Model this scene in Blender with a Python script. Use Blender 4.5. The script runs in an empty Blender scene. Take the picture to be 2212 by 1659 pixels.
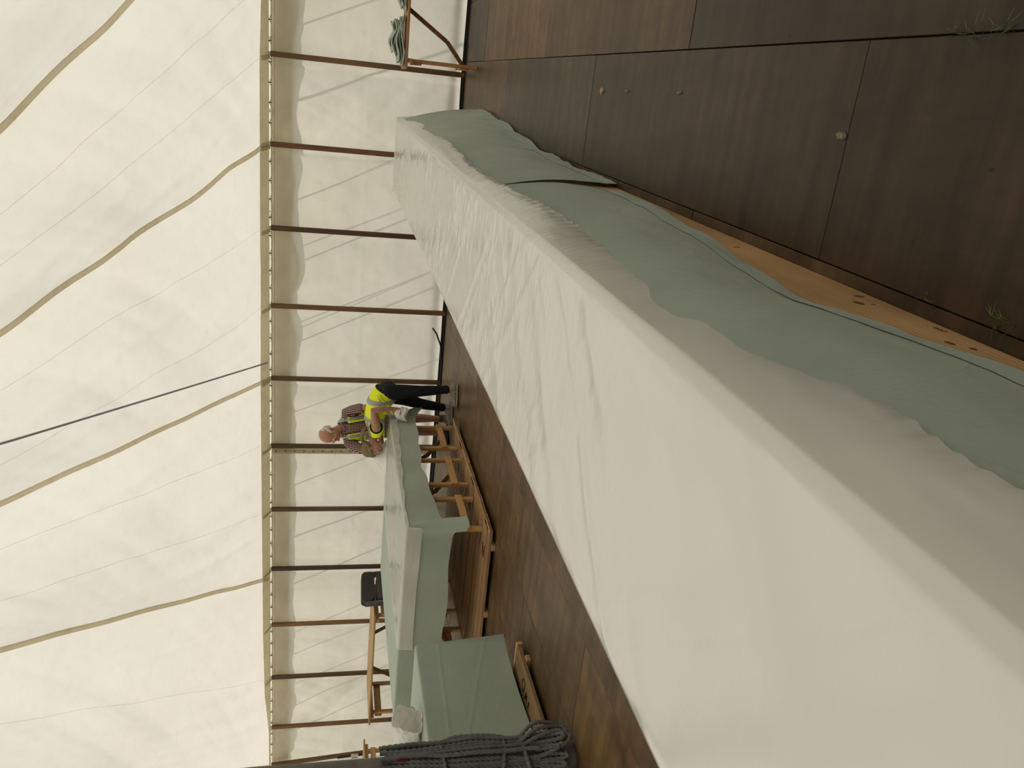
import bpy, bmesh, math, random
import numpy as np
from mathutils import Vector, Matrix
random.seed(7)
SC = bpy.context.scene
COL = SC.collection
# ---------------------------------------------------------------- camera
# The photograph was taken with the phone on its side: world-up points to the picture's left.
CAM_H = 1.5
PITCH, ROLL, YAW, FPX = 0.223446, 0.0264038, -0.3605566, 1731.456
cp, sp, cy, sy = math.cos(PITCH), math.sin(PITCH), math.cos(YAW), math.sin(YAW)
FWD = Vector((sy*cp, cy*cp, -sp)); RIGHT0 = Vector((cy, -sy, 0)); UP0 = RIGHT0.cross(FWD)
RIGHT = math.cos(ROLL)*RIGHT0 + math.sin(ROLL)*UP0
UPV = -math.sin(ROLL)*RIGHT0 + math.cos(ROLL)*UP0
cam_d = bpy.data.cameras.new('camera'); cam = bpy.data.objects.new('camera', cam_d); COL.objects.link(cam)
m3 = Matrix((-UPV, RIGHT, -FWD)).transposed()
cam.matrix_world = Matrix.Translation((0, 0, CAM_H)) @ m3.to_4x4()
cam_d.sensor_fit = 'HORIZONTAL'; cam_d.sensor_width = 36.0; cam_d.lens = 36.0*FPX/2212.0
cam_d.clip_start = 0.02; cam_d.clip_end = 400
SC.camera = cam
# ---------------------------------------------------------------- world, sun, exposure
SC.view_settings.view_transform = 'Standard'; SC.view_settings.look = 'None'
SC.view_settings.gamma = 1.0; SC.view_settings.use_curve_mapping = False
SC.view_settings.exposure = -0.02
SKY_STRENGTH = 1.08
SUN_STRENGTH = 3.3
SUN_DIR = Vector((1.36, -1.0, -1.8)).normalized()
W = bpy.data.worlds.new('sky'); SC.world = W; W.use_nodes = True
wn = W.node_tree; wn.nodes.clear()
wo = wn.nodes.new('ShaderNodeOutputWorld'); wb = wn.nodes.new('ShaderNodeBackground')
wb.inputs['Color'].default_value = (0.965, 0.97, 0.98, 1); wb.inputs['Strength'].default_value = SKY_STRENGTH
wn.links.new(wb.outputs[0], wo.inputs[0])
sun_d = bpy.data.lights.new('sun', 'SUN'); sun_d.energy = SUN_STRENGTH; sun_d.angle = math.radians(1.1)
sun_d.color = (1.0, 0.94, 0.83)
sun = bpy.data.objects.new('sun', sun_d); COL.objects.link(sun)
sun.rotation_euler = SUN_DIR.to_track_quat('-Z', 'Y').to_euler(); sun.location = (-8, 22, 18)

# ---------------------------------------------------------------- helpers
def tag(o, label=None, cat=None, group=None, kind=None):
    if label: o['label'] = label
    if cat: o['category'] = cat
    if group: o['group'] = group
    if kind: o['kind'] = kind
    return o
def thing(name, label, cat, loc=(0, 0, 0), rotz=0.0, group=None):
    o = bpy.data.objects.new(name, None); COL.objects.link(o); o.empty_display_size = 0.1
    o.location = loc; o.rotation_euler = (0, 0, rotz)
    return tag(o, label, cat, group)
def link(name, me, mat, parent=None, smooth=False, color=None, loc=None, rot=None):
    o = bpy.data.objects.new(name, me); COL.objects.link(o)
    if mat is not None and not me.materials: me.materials.append(mat)
    if smooth:
        me.polygons.foreach_set('use_smooth', [True]*len(me.polygons))
    if parent: o.parent = parent
    if color: o.color = (*color, 1)
    if loc: o.location = loc
    if rot: o.rotation_euler = rot
    return o
def pymesh(name, V, F):
    me = bpy.data.meshes.new(name); me.from_pydata([tuple(v) for v in V], [], F); me.update(); return me
def gridmesh(name, P, closed_u=False):
    """P: (rows, cols, 3) array -> quad mesh with uv (col, row) in metres-free 0..1"""
    nr, nc = P.shape[:2]
    idx = np.arange(nr*nc).reshape(nr, nc)
    if closed_u: idx = np.concatenate([idx, idx[:, :1]], axis=1)
    a = idx[:-1, :-1].ravel(); b = idx[:-1, 1:].ravel(); c = idx[1:, 1:].ravel(); d = idx[1:, :-1].ravel()
    F = np.stack([a, b, c, d], 1)
    me = bpy.data.meshes.new(name)
    me.vertices.add(nr*nc); me.vertices.foreach_set('co', np.ascontiguousarray(P.reshape(-1, 3), dtype=np.float32).ravel())
    me.loops.add(F.size); me.loops.foreach_set('vertex_index', F.ravel().astype(np.int32))
    me.polygons.add(len(F)); me.polygons.foreach_set('loop_start', np.arange(0, F.size, 4, dtype=np.int32))
    me.update(calc_edges=True); me.validate()
    return me
class MB:
    """collects boxes, bars, tubes -> one mesh"""
    def __init__(s): s.V = []; s.F = []
    def add(s, V, F):
        n = len(s.V); s.V += [tuple(v) for v in V]; s.F += [tuple(i+n for i in f) for f in F]
    def box(s, x0, x1, y0, y1, z0, z1, M=None, b=0.0):
        if b <= 0:
            V = [Vector((x, y, z)) for z in (z0, z1) for y in (y0, y1) for x in (x0, x1)]
            F = [(0, 2, 3, 1), (4, 5, 7, 6), (0, 1, 5, 4), (2, 6, 7, 3), (0, 4, 6, 2), (1, 3, 7, 5)]
        else:
            b = min(b, (x1-x0)*.45, (y1-y0)*.45, (z1-z0)*.45)
            V = []; F = []
            def corner(sx, sy, sz):
                x = x1 if sx else x0; y = y1 if sy else y0; z = z1 if sz else z0
                bx = -b if sx else b; by = -b if sy else b; bz = -b if sz else b
                k = len(V)
                V.extend([Vector((x, y+by, z+bz)), Vector((x+bx, y, z+bz)), Vector((x+bx, y+by, z))])
                return k
            K = {(sx, sy, sz): corner(sx, sy, sz) for sx in (0, 1) for sy in (0, 1) for sz in (0, 1)}
            for sx in (0, 1):
                q = [K[sx, 0, 0], K[sx, 1, 0], K[sx, 1, 1], K[sx, 0, 1]]; F.append(tuple(q if sx else q[::-1]))
            for sy in (0, 1):
                q = [K[0, sy, 0]+1, K[1, sy, 0]+1, K[1, sy, 1]+1, K[0, sy, 1]+1]; F.append(tuple(q[::-1] if sy else q))
            for sz in (0, 1):
                q = [K[0, 0, sz]+2, K[1, 0, sz]+2, K[1, 1, sz]+2, K[0, 1, sz]+2]; F.append(tuple(q if sz else q[::-1]))
            for a in (0, 1):
                for c in (0, 1):
                    F.append((K[a, c, 0], K[a, c, 0]+1, K[a, c, 1]+1, K[a, c, 1]))
                    F.append((K[a, 0, c], K[a, 0, c]+2, K[a, 1, c]+2, K[a, 1, c]))
                    F.append((K[0, a, c]+1, K[0, a, c]+2, K[1, a, c]+2, K[1, a, c]+1))
            for k in K.values(): F.append((k, k+1, k+2))
        if M is not None: V = [M @ v for v in V]
        s.add(V, F); return s
    def bar(s, p, q, w, h, b=0.004, up=(0, 0, 1)):
        """square-section bar from p to q, w across, h along 'up'"""
        p = Vector(p); q = Vector(q); d = q-p; L = d.length; d.normalize()
        u = Vector(up); x = d.cross(u)
        if x.length < 1e-4: x = d.cross(Vector((0, 1, 0)))
        x.normalize(); y = x.cross(d)
        M = Matrix((x, d, y)).transposed().to_4x4(); M.translation = p
        return s.box(-w/2, w/2, 0, L, -h/2, h/2, M, b)
    def tube(s, pts, r, n=8, cap=True):
        pts = [Vector(p) for p in pts]; rs = r if isinstance(r, (list, tuple)) else [r]*len(pts)
        V = []; F = []; prev = None
        for i, p in enumerate(pts):
            t = (pts[min(i+1, len(pts)-1)]-pts[max(i-1, 0)]).normalized()
            if prev is None:
                a = Vector((0, 0, 1)) if abs(t.z) < .9 else Vector((1, 0, 0))
                x = t.cross(a).normalized()
            else:
                x = (prev - t*prev.dot(t)).normalized()
            prev = x; y = t.cross(x)
            for k in range(n):
                an = 2*math.pi*k/n; V.append(p+(x*math.cos(an)+y*math.sin(an))*rs[i])
        for i in range(len(pts)-1):
            for k in range(n):
                k2 = (k+1) % n; F.append((i*n+k, i*n+k2, (i+1)*n+k2, (i+1)*n+k))
        if cap:
            F.append(tuple(range(n))[::-1]); F.append(tuple((len(pts)-1)*n+k for k in range(n)))
        s.add(V, F); return s
    def lathe(s, prof, n=24, M=None):
        V = [Vector((r*math.cos(2*math.pi*k/n), r*math.sin(2*math.pi*k/n), z)) for r, z in prof for k in range(n)]
        if M is not None: V = [M @ v for v in V]
        F = [(i*n+k, i*n+(k+1) % n, (i+1)*n+(k+1) % n, (i+1)*n+k) for i in range(len(prof)-1) for k in range(n)]
        F.append(tuple(range(n))[::-1]); F.append(tuple((len(prof)-1)*n+k for k in range(n)))
        s.add(V, F); return s
    def mesh(s, name): return pymesh(name, s.V, s.F)
    def build(s, name, mat, parent=None, smooth=False, color=None, loc=None, rot=None):
        return link(name, s.mesh(name), mat, parent, smooth, color, loc, rot)
def copy_tree(o, parent=None):
    c = o.copy(); COL.objects.link(c); c.parent = parent
    for ch in list(o.children): copy_tree(ch, c)
    return c
def smooth_by_angle(o, deg=40):
    me = o.data; me.polygons.foreach_set('use_smooth', [True]*len(me.polygons))
    bm = bmesh.new(); bm.from_mesh(me)
    for e in bm.edges:
        if len(e.link_faces) == 2 and e.calc_face_angle(0) > math.radians(deg): e.smooth = False
    bm.to_mesh(me); bm.free()
# numpy noise
def _h(i, j, s):
    s = int(s)
    n = (i.astype(np.int64)*374761393 + j.astype(np.int64)*668265263 + s*974634777) & 0x7fffffff
    n = ((n ^ (n >> 13))*1274126177) & 0x7fffffff
    return ((n ^ (n >> 16)) & 0xffff)/65535.0
def vn(x, y, s=0):
    x = np.asarray(x, float); y = np.asarray(y, float); x, y = np.broadcast_arrays(x, y)
    i = np.floor(x); j = np.floor(y); fx = x-i; fy = y-j; fx = fx*fx*fx*(fx*(fx*6-15)+10); fy = fy*fy*fy*(fy*(fy*6-15)+10)
    i = i.astype(np.int64); j = j.astype(np.int64)
    a = _h(i, j, s); b = _h(i+1, j, s); c = _h(i, j+1, s); d = _h(i+1, j+1, s)
    return (a*(1-fx)+b*fx)*(1-fy)+(c*(1-fx)+d*fx)*fy*1.0
def fbm(x, y, s=0, o=4):
    r = 0; a = .5
    for k in range(o): r = r+a*(vn(x*2**k, y*2**k, s+k)-.5)*2; a *= .5
    return r
def ridge(x, y, s=0, o=3):
    r = 0; a = .6
    for k in range(o): r = r+a*(1-np.abs(vn(x*2**k, y*2**k, s+k)*2-1)); a *= .45
    return r
def interp(x, pts):
    return np.interp(x, [p[0] for p in pts], [p[1] for p in pts])
# ---------------------------------------------------------------- materials
class NT:
    def __init__(s, name):
        s.m = bpy.data.materials.new(name); s.m.use_nodes = True; s.t = s.m.node_tree; s.t.nodes.clear()
        s.out = s.n('ShaderNodeOutputMaterial')
    def n(s, typ, **kw):
        nd = s.t.nodes.new(typ)
        for k, v in kw.items(): setattr(nd, k, v)
        return nd
    def l(s, a, b): s.t.links.new(a, b)
    def coords(s, scale=(1, 1, 1), jitter=True, kind='Object'):
        tc = s.n('ShaderNodeTexCoord'); mp = s.n('ShaderNodeMapping'); mp.inputs['Scale'].default_value = scale
        s.l(tc.outputs[kind], mp.inputs['Vector'])
        if jitter:
            oi = s.n('ShaderNodeObjectInfo'); mu = s.n('ShaderNodeMath', operation='MULTIPLY'); mu.inputs[1].default_value = 37.0
            s.l(oi.outputs['Random'], mu.inputs[0]); cb = s.n('ShaderNodeCombineXYZ')
            for i in range(3): s.l(mu.outputs[0], cb.inputs[i])
            s.l(cb.outputs[0], mp.inputs['Location'])
        return mp.outputs[0]
    def noise(s, vec, scale=5, detail=4, rough=.55, dist=0):
        nd = s.n('ShaderNodeTexNoise'); nd.inputs['Scale'].default_value = scale; nd.inputs['Detail'].default_value = detail
        nd.inputs['Roughness'].default_value = rough; nd.inputs['Distortion'].default_value = dist
        s.l(vec, nd.inputs['Vector']); return nd.outputs['Fac']
    def ramp(s, fac, stops):
        r = s.n('ShaderNodeValToRGB'); el = r.color_ramp.elements
        while len(el) < len(stops): el.new(.5)
        for e, (p, c) in zip(el, stops): e.position = p; e.color = (*c, 1) if len(c) == 3 else c
        s.l(fac, r.inputs[0]); return r.outputs[0]
    def mix(s, a, b, fac=.5, mode='MULTIPLY'):
        m = s.n('ShaderNodeMix', data_type='RGBA', blend_type=mode)
        if isinstance(fac, (int, float)): m.inputs[0].default_value = fac
        else: s.l(fac, m.inputs[0])
        for v, i in ((a, 6), (b, 7)):
            if isinstance(v, tuple): m.inputs[i].default_value = (*v, 1) if len(v) == 3 else v
            else: s.l(v, m.inputs[i])
        return m.outputs[2]
    def objcolor(s): return s.n('ShaderNodeObjectInfo').outputs['Color']
    def bump(s, h, strength=.3, dist=.01):
        b = s.n('ShaderNodeBump'); b.inputs['Strength'].default_value = strength; b.inputs['Distance'].default_value = dist
        s.l(h, b.inputs['Height']); return b.outputs[0]
    def principled(s, color, rough=.6, normal=None, spec=.5, **kw):
        p = s.n('ShaderNodeBsdfPrincipled')
        if isinstance(color, tuple): p.inputs['Base Color'].default_value = (*color, 1)
        else: s.l(color, p.inputs['Base Color'])
        if isinstance(rough, (int, float)): p.inputs['Roughness'].default_value = rough
        else: s.l(rough, p.inputs['Roughness'])
        p.inputs['Specular IOR Level'].default_value = spec
        for k, v in kw.items(): p.inputs[k].default_value = v
        if normal is not None: s.l(normal, p.inputs['Normal'])
        return p.outputs[0]
    def done(s, sh): s.l(sh, s.out.inputs['Surface']); return s.m
MATS = {}
def plain(name, color, rough=.6, var=.12, scale=6, bump=0, bscale=60, spec=.4, **kw):
    if name in MATS: return MATS[name]
    t = NT(name); v = t.coords()
    f = t.noise(v, scale, 5)
    c = t.ramp(f, [(.25, tuple(x*(1-var) for x in color)), (.75, tuple(min(1, x*(1+var)) for x in color))])
    nrm = t.bump(t.noise(v, bscale, 4), bump, .004) if bump else None
    MATS[name] = t.done(t.principled(c, rough, nrm, spec, **kw)); return MATS[name]
def wood(name, light, dark, axis='x', rough=.55, lines=26, along=1.6, objcol=False, rings=0, knots=False, spec=.4, spots=False):
    if name in MATS: return MATS[name]
    t = NT(name); sc = {'x': (along, lines, lines), 'y': (lines, along, lines), 'z': (lines, lines, along)}[axis]
    v = t.coords(sc)
    f = t.noise(v, 1.0, 6, .6, .4)
    c = t.ramp(f, [(.28, dark), (.5, tuple((a+b)/2 for a, b in zip(light, dark))), (.72, light)])
    v2 = t.coords((1, 1, 1)); big = t.noise(v2, 1.7, 3)
    c = t.mix(c, t.ramp(big, [(.3, (.72, .72, .72)), (.7, (1.12, 1.1, 1.06))]), 1.0)
    h = f
    if rings:
        sc2 = {'x': (.35, 1, 1), 'y': (1, .35, 1), 'z': (1, 1, .35)}[axis]
        v3 = t.coords(sc2); w = t.n('ShaderNodeTexWave', wave_type='BANDS', bands_direction='Z' if axis != 'z' else 'X')
        w.inputs['Scale'].default_value = rings; w.inputs['Distortion'].default_value = 6.0
        w.inputs['Detail'].default_value = 2.0; w.inputs['Detail Scale'].default_value = .6; t.l(v3, w.inputs['Vector'])
        c = t.mix(c, t.ramp(w.outputs['Fac'], [(.0, (.70, .55, .40)), (.22, (1, 1, 1))]), .75)
    if knots:
        vo = t.n('ShaderNodeTexVoronoi', feature='F1'); kv = t.coords({'x': (1.0, 2.2, 2.2), 'y': (2.2, 1.0, 2.2), 'z': (2.2, 2.2, 1)}[axis]); t.l(kv, vo.inputs['Vector'])
        vo.inputs['Scale'].default_value = 1.6
        c = t.mix(c, t.ramp(vo.outputs['Distance'], [(.03, (.35, .17, .08)), (.075, (.75, .55, .38)), (.11, (1, 1, 1))]), 1.0)
    if spots:
        vo = t.n('ShaderNodeTexVoronoi', feature='F1'); kv = t.coords((1, .6, 1)); t.l(kv, vo.inputs['Vector']); vo.inputs['Scale'].default_value = 9
        c = t.mix(c, t.ramp(vo.outputs['Distance'], [(.035, (.22, .18, .15)), (.06, (1, 1, 1))]), .8)
        sn = t.noise(t.coords((3, 1.2, 1)), 2.3, 8, .7); c = t.mix(c, t.ramp(sn, [(.35, (.62, .60, .57)), (.6, (1.05, 1.03, 1.0))]), .8)
    if objcol: c = t.mix(c, t.objcolor(), 1.0)
    nrm = t.bump(h, .18, .003)
    MATS[name] = t.done(t.principled(c, rough, nrm, spec)); return MATS[name]
def fabric(name, color, trans, tfrac, stain=.12, weave=0, sheen_rough=.8, bump=.25, bscale=3.5, gloss=0.0, stretch=(1, 1, 1)):
    """canvas that reflects and lets daylight through"""
    if name in MATS: return MATS[name]
    t = NT(name); v = t.coords(stretch, jitter=False)
    a = t.noise(v, .55, 6, .6); b = t.noise(v, 7, 6, .65)
    st = t.ramp(a, [(.32, (1-stain, 1-stain*1.1, 1-stain*1.4)), (.62, (1, 1, 1))])
    st2 = t.ramp(b, [(.30, (1-stain*.8, 1-stain*.8, 1-stain*.9)), (.5, (1, 1, 1))])
    s2 = t.mix(st, st2, 1.0)
    dc = t.mix(color, s2, 1.0); tc_ = t.mix(trans, s2, 1.0)
    nrm = t.bump(t.noise(v, bscale, 5, .5), bump, .05)
    d = t.n('ShaderNodeBsdfDiffuse'); t.l(dc, d.inputs[0]); t.l(nrm, d.inputs['Normal'])
    r = t.n('ShaderNodeBsdfTranslucent'); t.l(tc_, r.inputs[0]); t.l(nrm, r.inputs['Normal'])
    m = t.n('ShaderNodeMixShader'); m.inputs[0].default_value = tfrac; t.l(d.outputs[0], m.inputs[1]); t.l(r.outputs[0], m.inputs[2])
    o = m.outputs[0]
    if gloss:
        g = t.n('ShaderNodeBsdfGlossy'); g.inputs['Roughness'].default_value = .35; t.l(nrm, g.inputs['Normal'])
        m2 = t.n('ShaderNodeMixShader'); m2.inputs[0].default_value = gloss; t.l(o, m2.inputs[1]); t.l(g.outputs[0], m2.inputs[2]); o = m2.outputs[0]
    MATS[name] = t.done(o); return MATS[name]
# ================================================================ the tent
XL, XR, YF, EAVE = -10.85, 4.9, -4.0, 2.31
PEAK = np.array([-3.70, 3.65, 6.05])
def wall_y(x): return 10.342-0.0193*x
M_ROOF = fabric('roof_canvas', (.80, .78, .72), (.78, .752, .672), .49, stain=.05, bump=.18, bscale=1.3)
M_WALL = fabric('wall_canvas', (.785, .745, .665), (.785, .735, .64), .54, stain=.06, bump=.2, bscale=2.2)
M_DIMMED = fabric('dimmed_canvas', (.50, .46, .38), (.50, .45, .36), .22, stain=.1)  # for the unseen right and near walls, darkened so less light comes from there
M_BAND = fabric('canvas_band', (.72, .67, .50), (.70, .64, .45), .45, stain=.15)
M_HEAD = fabric('head_band_canvas', (.72, .66, .50), (.78, .70, .52), .55, stain=.15)
M_STRAP = fabric('strap_webbing', (.80, .73, .57), (.82, .74, .56), .52, stain=.12)
M_SEAM = fabric('seam_tape', (.95, .92, .86), (.97, .95, .90), .86, stain=.02)
M_DARK = plain('dark_iron', (.05, .045, .04), .5)
M_STEEL = plain('zinc_steel', (.55, .55, .53), .35, spec=.6, Metallic=.6)
M_ROPE_L = plain('pale_cord', (.62, .58, .48), .8)
M_GRASS = plain('lawn', (.10, .125, .05), .9, var=.4, scale=3, bump=.6, bscale=30)
M_EARTH = plain('dark_earth', (.035, .03, .024), .9, var=.3)
# --- ground outside
me = MB().box(-70, 70, -60, 80, -.5, -.06).mesh('ground')
tag(link('ground', me, M_GRASS), 'mown grass field around the tent', 'ground', kind='structure')
# --- floor: dark base and the ply panels laid in lanes
floor = MB().box(XL-.25, XR+.25, YF-.25, 10.85, -.055, -.024).build('floor', M_EARTH)
tag(floor, 'brown plywood sheets laid as a floor', 'floor', kind='structure')
M_PLY = wood('floor_ply', (.112, .074, .038), (.046, .0285, .0145), 'x', rough=.42, lines=9, along=.9, objcol=True, spec=.24, spots=True)
LANE = .648; PAN = 2.70
yoff = {0: 2.27, 1: 3.59, -1: 3.25, -2: 2.60, -3: 3.05, -4: 2.35, -5: 3.66, -6: 5.03-2.7}
rng = random.Random(3)
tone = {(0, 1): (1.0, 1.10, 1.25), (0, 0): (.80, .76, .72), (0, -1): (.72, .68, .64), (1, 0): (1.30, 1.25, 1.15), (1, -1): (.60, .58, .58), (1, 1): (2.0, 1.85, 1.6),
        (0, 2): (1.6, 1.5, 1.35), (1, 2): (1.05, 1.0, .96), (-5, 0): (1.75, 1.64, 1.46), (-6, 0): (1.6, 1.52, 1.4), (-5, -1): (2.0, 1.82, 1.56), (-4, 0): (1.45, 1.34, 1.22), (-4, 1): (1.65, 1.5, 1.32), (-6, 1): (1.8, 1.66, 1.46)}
sheet_cache = {}
for li in range(-17, 8):
    x1 = .24+LANE*li; x0 = x1-LANE
    if x1 < XL+.1 or x0 > XR-.1: continue
    x0 = max(x0, XL+.06); x1 = min(x1, XR-.06)
    off = yoff.get(li, 2.2+rng.random()*1.5)
    ys = [off+PAN*k for k in range(-6, 7)]
    for k, (ya, yb) in enumerate(zip(ys[:-1], ys[1:])):
        ya2, yb2 = max(ya, YF+.06), min(yb, 10.29)
        if yb2-ya2 < .05: continue
        t = tone.get((li, k-6), None)
        if t is None:
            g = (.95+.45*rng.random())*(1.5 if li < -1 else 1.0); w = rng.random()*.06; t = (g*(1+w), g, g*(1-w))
        key = (round(x1-x0, 3), round(yb2-ya2, 3))
        if key not in sheet_cache:
            sheet_cache[key] = MB().box(-(x1-x0)/2+.0022, (x1-x0)/2-.0022, -(yb2-ya2)/2+.0022, (yb2-ya2)/2-.0022, -.018, 0, b=.0018).mesh('floor_panel')
        link('floor_panel', sheet_cache[key], M_PLY, floor, color=t, loc=((x0+x1)/2, (ya2+yb2)/2, (rng.random()-.8)*.0022))
# --- canopy
STR_F = [-10.80, -7.12, -3.95, -.90, 1.95, 4.85]
def roof_side(A, B, na, nt, straps, seed, amp=1.0):
    """triangle A-B-peak as a grid with sag between the straps and drawn creases"""
    A = np.array(A, float); B = np.array(B, float)
    a = np.linspace(0, 1, na)[None, :]; t = (np.linspace(0, 1, nt)**1.15)[:, None]*.985
    a, t = np.broadcast_arrays(a, t)
    base = A+(B-A)*a[..., None]; P = base+(PEAK-base)*t[..., None]
    nrm = np.cross(B-A, PEAK-A); nrm /= np.linalg.norm(nrm)
    if nrm[2] > 0: nrm = -nrm            # towards the inside
    L = np.linalg.norm(B-A); x = a*L
    sp = np.array(straps); k = np.clip(np.searchsorted(sp, x)-1, 0, len(sp)-2)
    u = np.clip((x-sp[k])/(sp[k+1]-sp[k]), 0, 1)
    env = np.sin(np.pi*u)
    wide = (1-t)
    sag = .13*env*np.sin(np.pi*np.clip(t*.9+.05, 0, 1))
    # long folds pulled along the slope near the eave, cross folds higher up
    f1 = (ridge(x*2.3+t*3, t*2.2, seed)-.55)*.055*np.exp(-t*4)*amp
    f2 = (ridge((x*.8-t*9)*.8, (x*.35+t*3)*.55, seed+5)-.55)*.13*np.clip(wide, .2, 1)*amp*env**.5
    sl = t*7.7; msk = np.clip(vn(x*.45+3, sl*.5, seed+2)*2.4-.75, 0, 1)*np.clip((x-3)/7, .25, 1)
    f4 = (ridge((x*.5-sl*.6)*2.6, (x*.6+sl*.5)*.45, seed+21, 2)-.5)*.075*msk*np.clip((1-t)*2-.4, 0, 1)
    f3 = fbm(x*.35, t*3, seed+9, 3)*.05
    d = (sag+f1+f2+f3+f4)*np.clip(t*10, 0, 1)*np.clip((1-t)*3, 0, 1)
    return P+nrm*d[..., None], nrm
eFL = (XL, wall_y(XL), EAVE); eFR = (XR, wall_y(XR), EAVE); eBL = (XL, YF, EAVE); eBR = (XR, YF, EAVE)
PF, NF = roof_side(eFL, eFR, 380, 190, [s-XL for s in [XL]+STR_F[1:-1]+[XR]], 11)
PLs, NL = roof_side(eBL, eFL, 120, 90, [0, 3.6, 7.2, 10.8, 14.55], 31)
PRs, NR = roof_side(eFR, eBR, 90, 70, [0, 3.6, 7.2, 10.8, 14.3], 51)
PBs, NB = roof_side(eBR, eBL, 90, 70, [0, 3.2, 6.4, 9.6, 12.8, 15.75], 71)
roof_me = gridmesh('ceiling', PF)
bm = bmesh.new(); bm.from_mesh(roof_me)
for P_ in (PLs, PRs, PBs):
    m2 = gridmesh('tmp', P_); bm.from_mesh(m2); bpy.data.meshes.remove(m2)
bm.to_mesh(roof_me); bm.free()
ceiling = link('ceiling', roof_me, M_ROOF, smooth=True)
tag(ceiling, 'cream canvas tent roof rising from the eave to a peak', 'ceiling', kind='structure')
def on_front(x, t):
    """point of the front roof slope on the line from eave position x to the peak"""
    a = (x-XL)/(XR-XL); nt, na = PF.shape[:2]
    tt = np.linspace(0, 1, nt)**1.15*.985; r = np.interp(t, tt, np.arange(nt)); c = a*(na-1)
    r0 = int(min(r, nt-2)); c0 = int(min(max(c, 0), na-2)); fr, fc = r-r0, c-c0
    return PF[r0, c0]*(1-fr)*(1-fc)+PF[r0, c0+1]*(1-fr)*fc+PF[r0+1, c0]*fr*(1-fc)+PF[r0+1, c0+1]*fr*fc
def strip(name, pts, nrm, width, mat, parent, lift=.012, thick=.004):
    pts = np.array(pts); d = np.gradient(pts, axis=0); d /= np.linalg.norm(d, axis=1)[:, None]
    s = np.cross(d, nrm); s /= np.linalg.norm(s, axis=1)[:, None]
    c = pts+nrm*lift
    P = np.stack([c-s*width/2, c-s*width/2+nrm*thick, c+s*width/2+nrm*thick, c+s*width/2], axis=1)
    return link(name, gridmesh(name, P), mat, parent)
for i, x in enumerate(STR_F):
    ts = np.linspace(0.002, .93, 60); wav = .035 if x > -2.5 else .012
    pts = [on_front(min(max(x, XL+.03), XR-.03)+wav*math.sin(t*42+i)*(.3+t), t) for t in ts]
    strip('webbing_strap', pts, NF, .058 if i else .05, M_STRAP, ceiling)
for x in (-9.0, -6.0, -4.9, -2.9, -1.9, .1, .9):     # sewn seams
    ts = np.linspace(0.02, .9, 40); dv = (abs(x*7.3) % 1-.5)*1.6
    pts = [on_front(x+dv*t*.6, t) for t in ts]
    strip('sewn_seam', pts, NF, .007, M_SEAM, ceiling, lift=.003, thick=.001)
# hem band along the eave (doubled canvas) - runs between the roof edge and the lacing
xs = np.linspace(XL+.02, XR-.02, 160)
hem_h = interp(xs, [(-10.9, .02), (-10.0, .03), (-9.2, .13), (-8, .16), (-4, .175), (0, .15), (1.0, .10), (1.6, .05), (5, .05)])
Phem = np.stack([np.stack([xs, wall_y(xs)-hem_h*1.0*.86-.004+.002, EAVE+hem_h*.52-.004], 1),
                 np.stack([xs, wall_y(xs)-hem_h*.43+.0, EAVE+hem_h*.22-.015], 1),
                 np.stack([xs, wall_y(xs)+.0, EAVE-.018+.0*xs], 1)])
Phem[:, :, 2] -= .010
link('eave_band', gridmesh('eave_band', Phem), M_BAND, ceiling, smooth=True)
for x in [0.09-1.005*k-.06 for k in range(0, 11)]:        # stitched loops on the band above each pole
    h = float(np.interp(x, xs, hem_h)); y = wall_y(x)
    p0 = np.array([x, y-h*.86-.012, EAVE+h*.52-.022]); p1 = np.array([x+.03, y-.012, EAVE-.034])
    strip('band_loop', [p0, (p0+p1)/2+NF*.002, p1], NF, .05, M_STRAP if h < .1 else M_BAND, ceiling, lift=.006)
# scalloped valance outside the eave; its shadow falls on the far wall
xv = np.linspace(XL, XR, 500); ph = ((xv-.09)/1.005) % 1.0
drop = .185+.11*np.sin(np.pi*ph)**.8*(.5+vn(np.floor((xv-.09)/1.005)*1.7, xv*0, 9))+.05*fbm(xv*2.3, xv*0, 4, 3)
rows = []
for f in np.linspace(0, 1, 5): rows.append(np.stack([xv, wall_y(xv)+.05+.05*min(1, f*3)+.01*np.sin(xv*9), EAVE-.01-drop*f], 1))
rows.insert(0, np.stack([xv, wall_y(xv), EAVE+.002+0*xv], 1))
link('valance', gridmesh('valance', np.array(rows)), M_WALL, ceiling, smooth=True)
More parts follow.
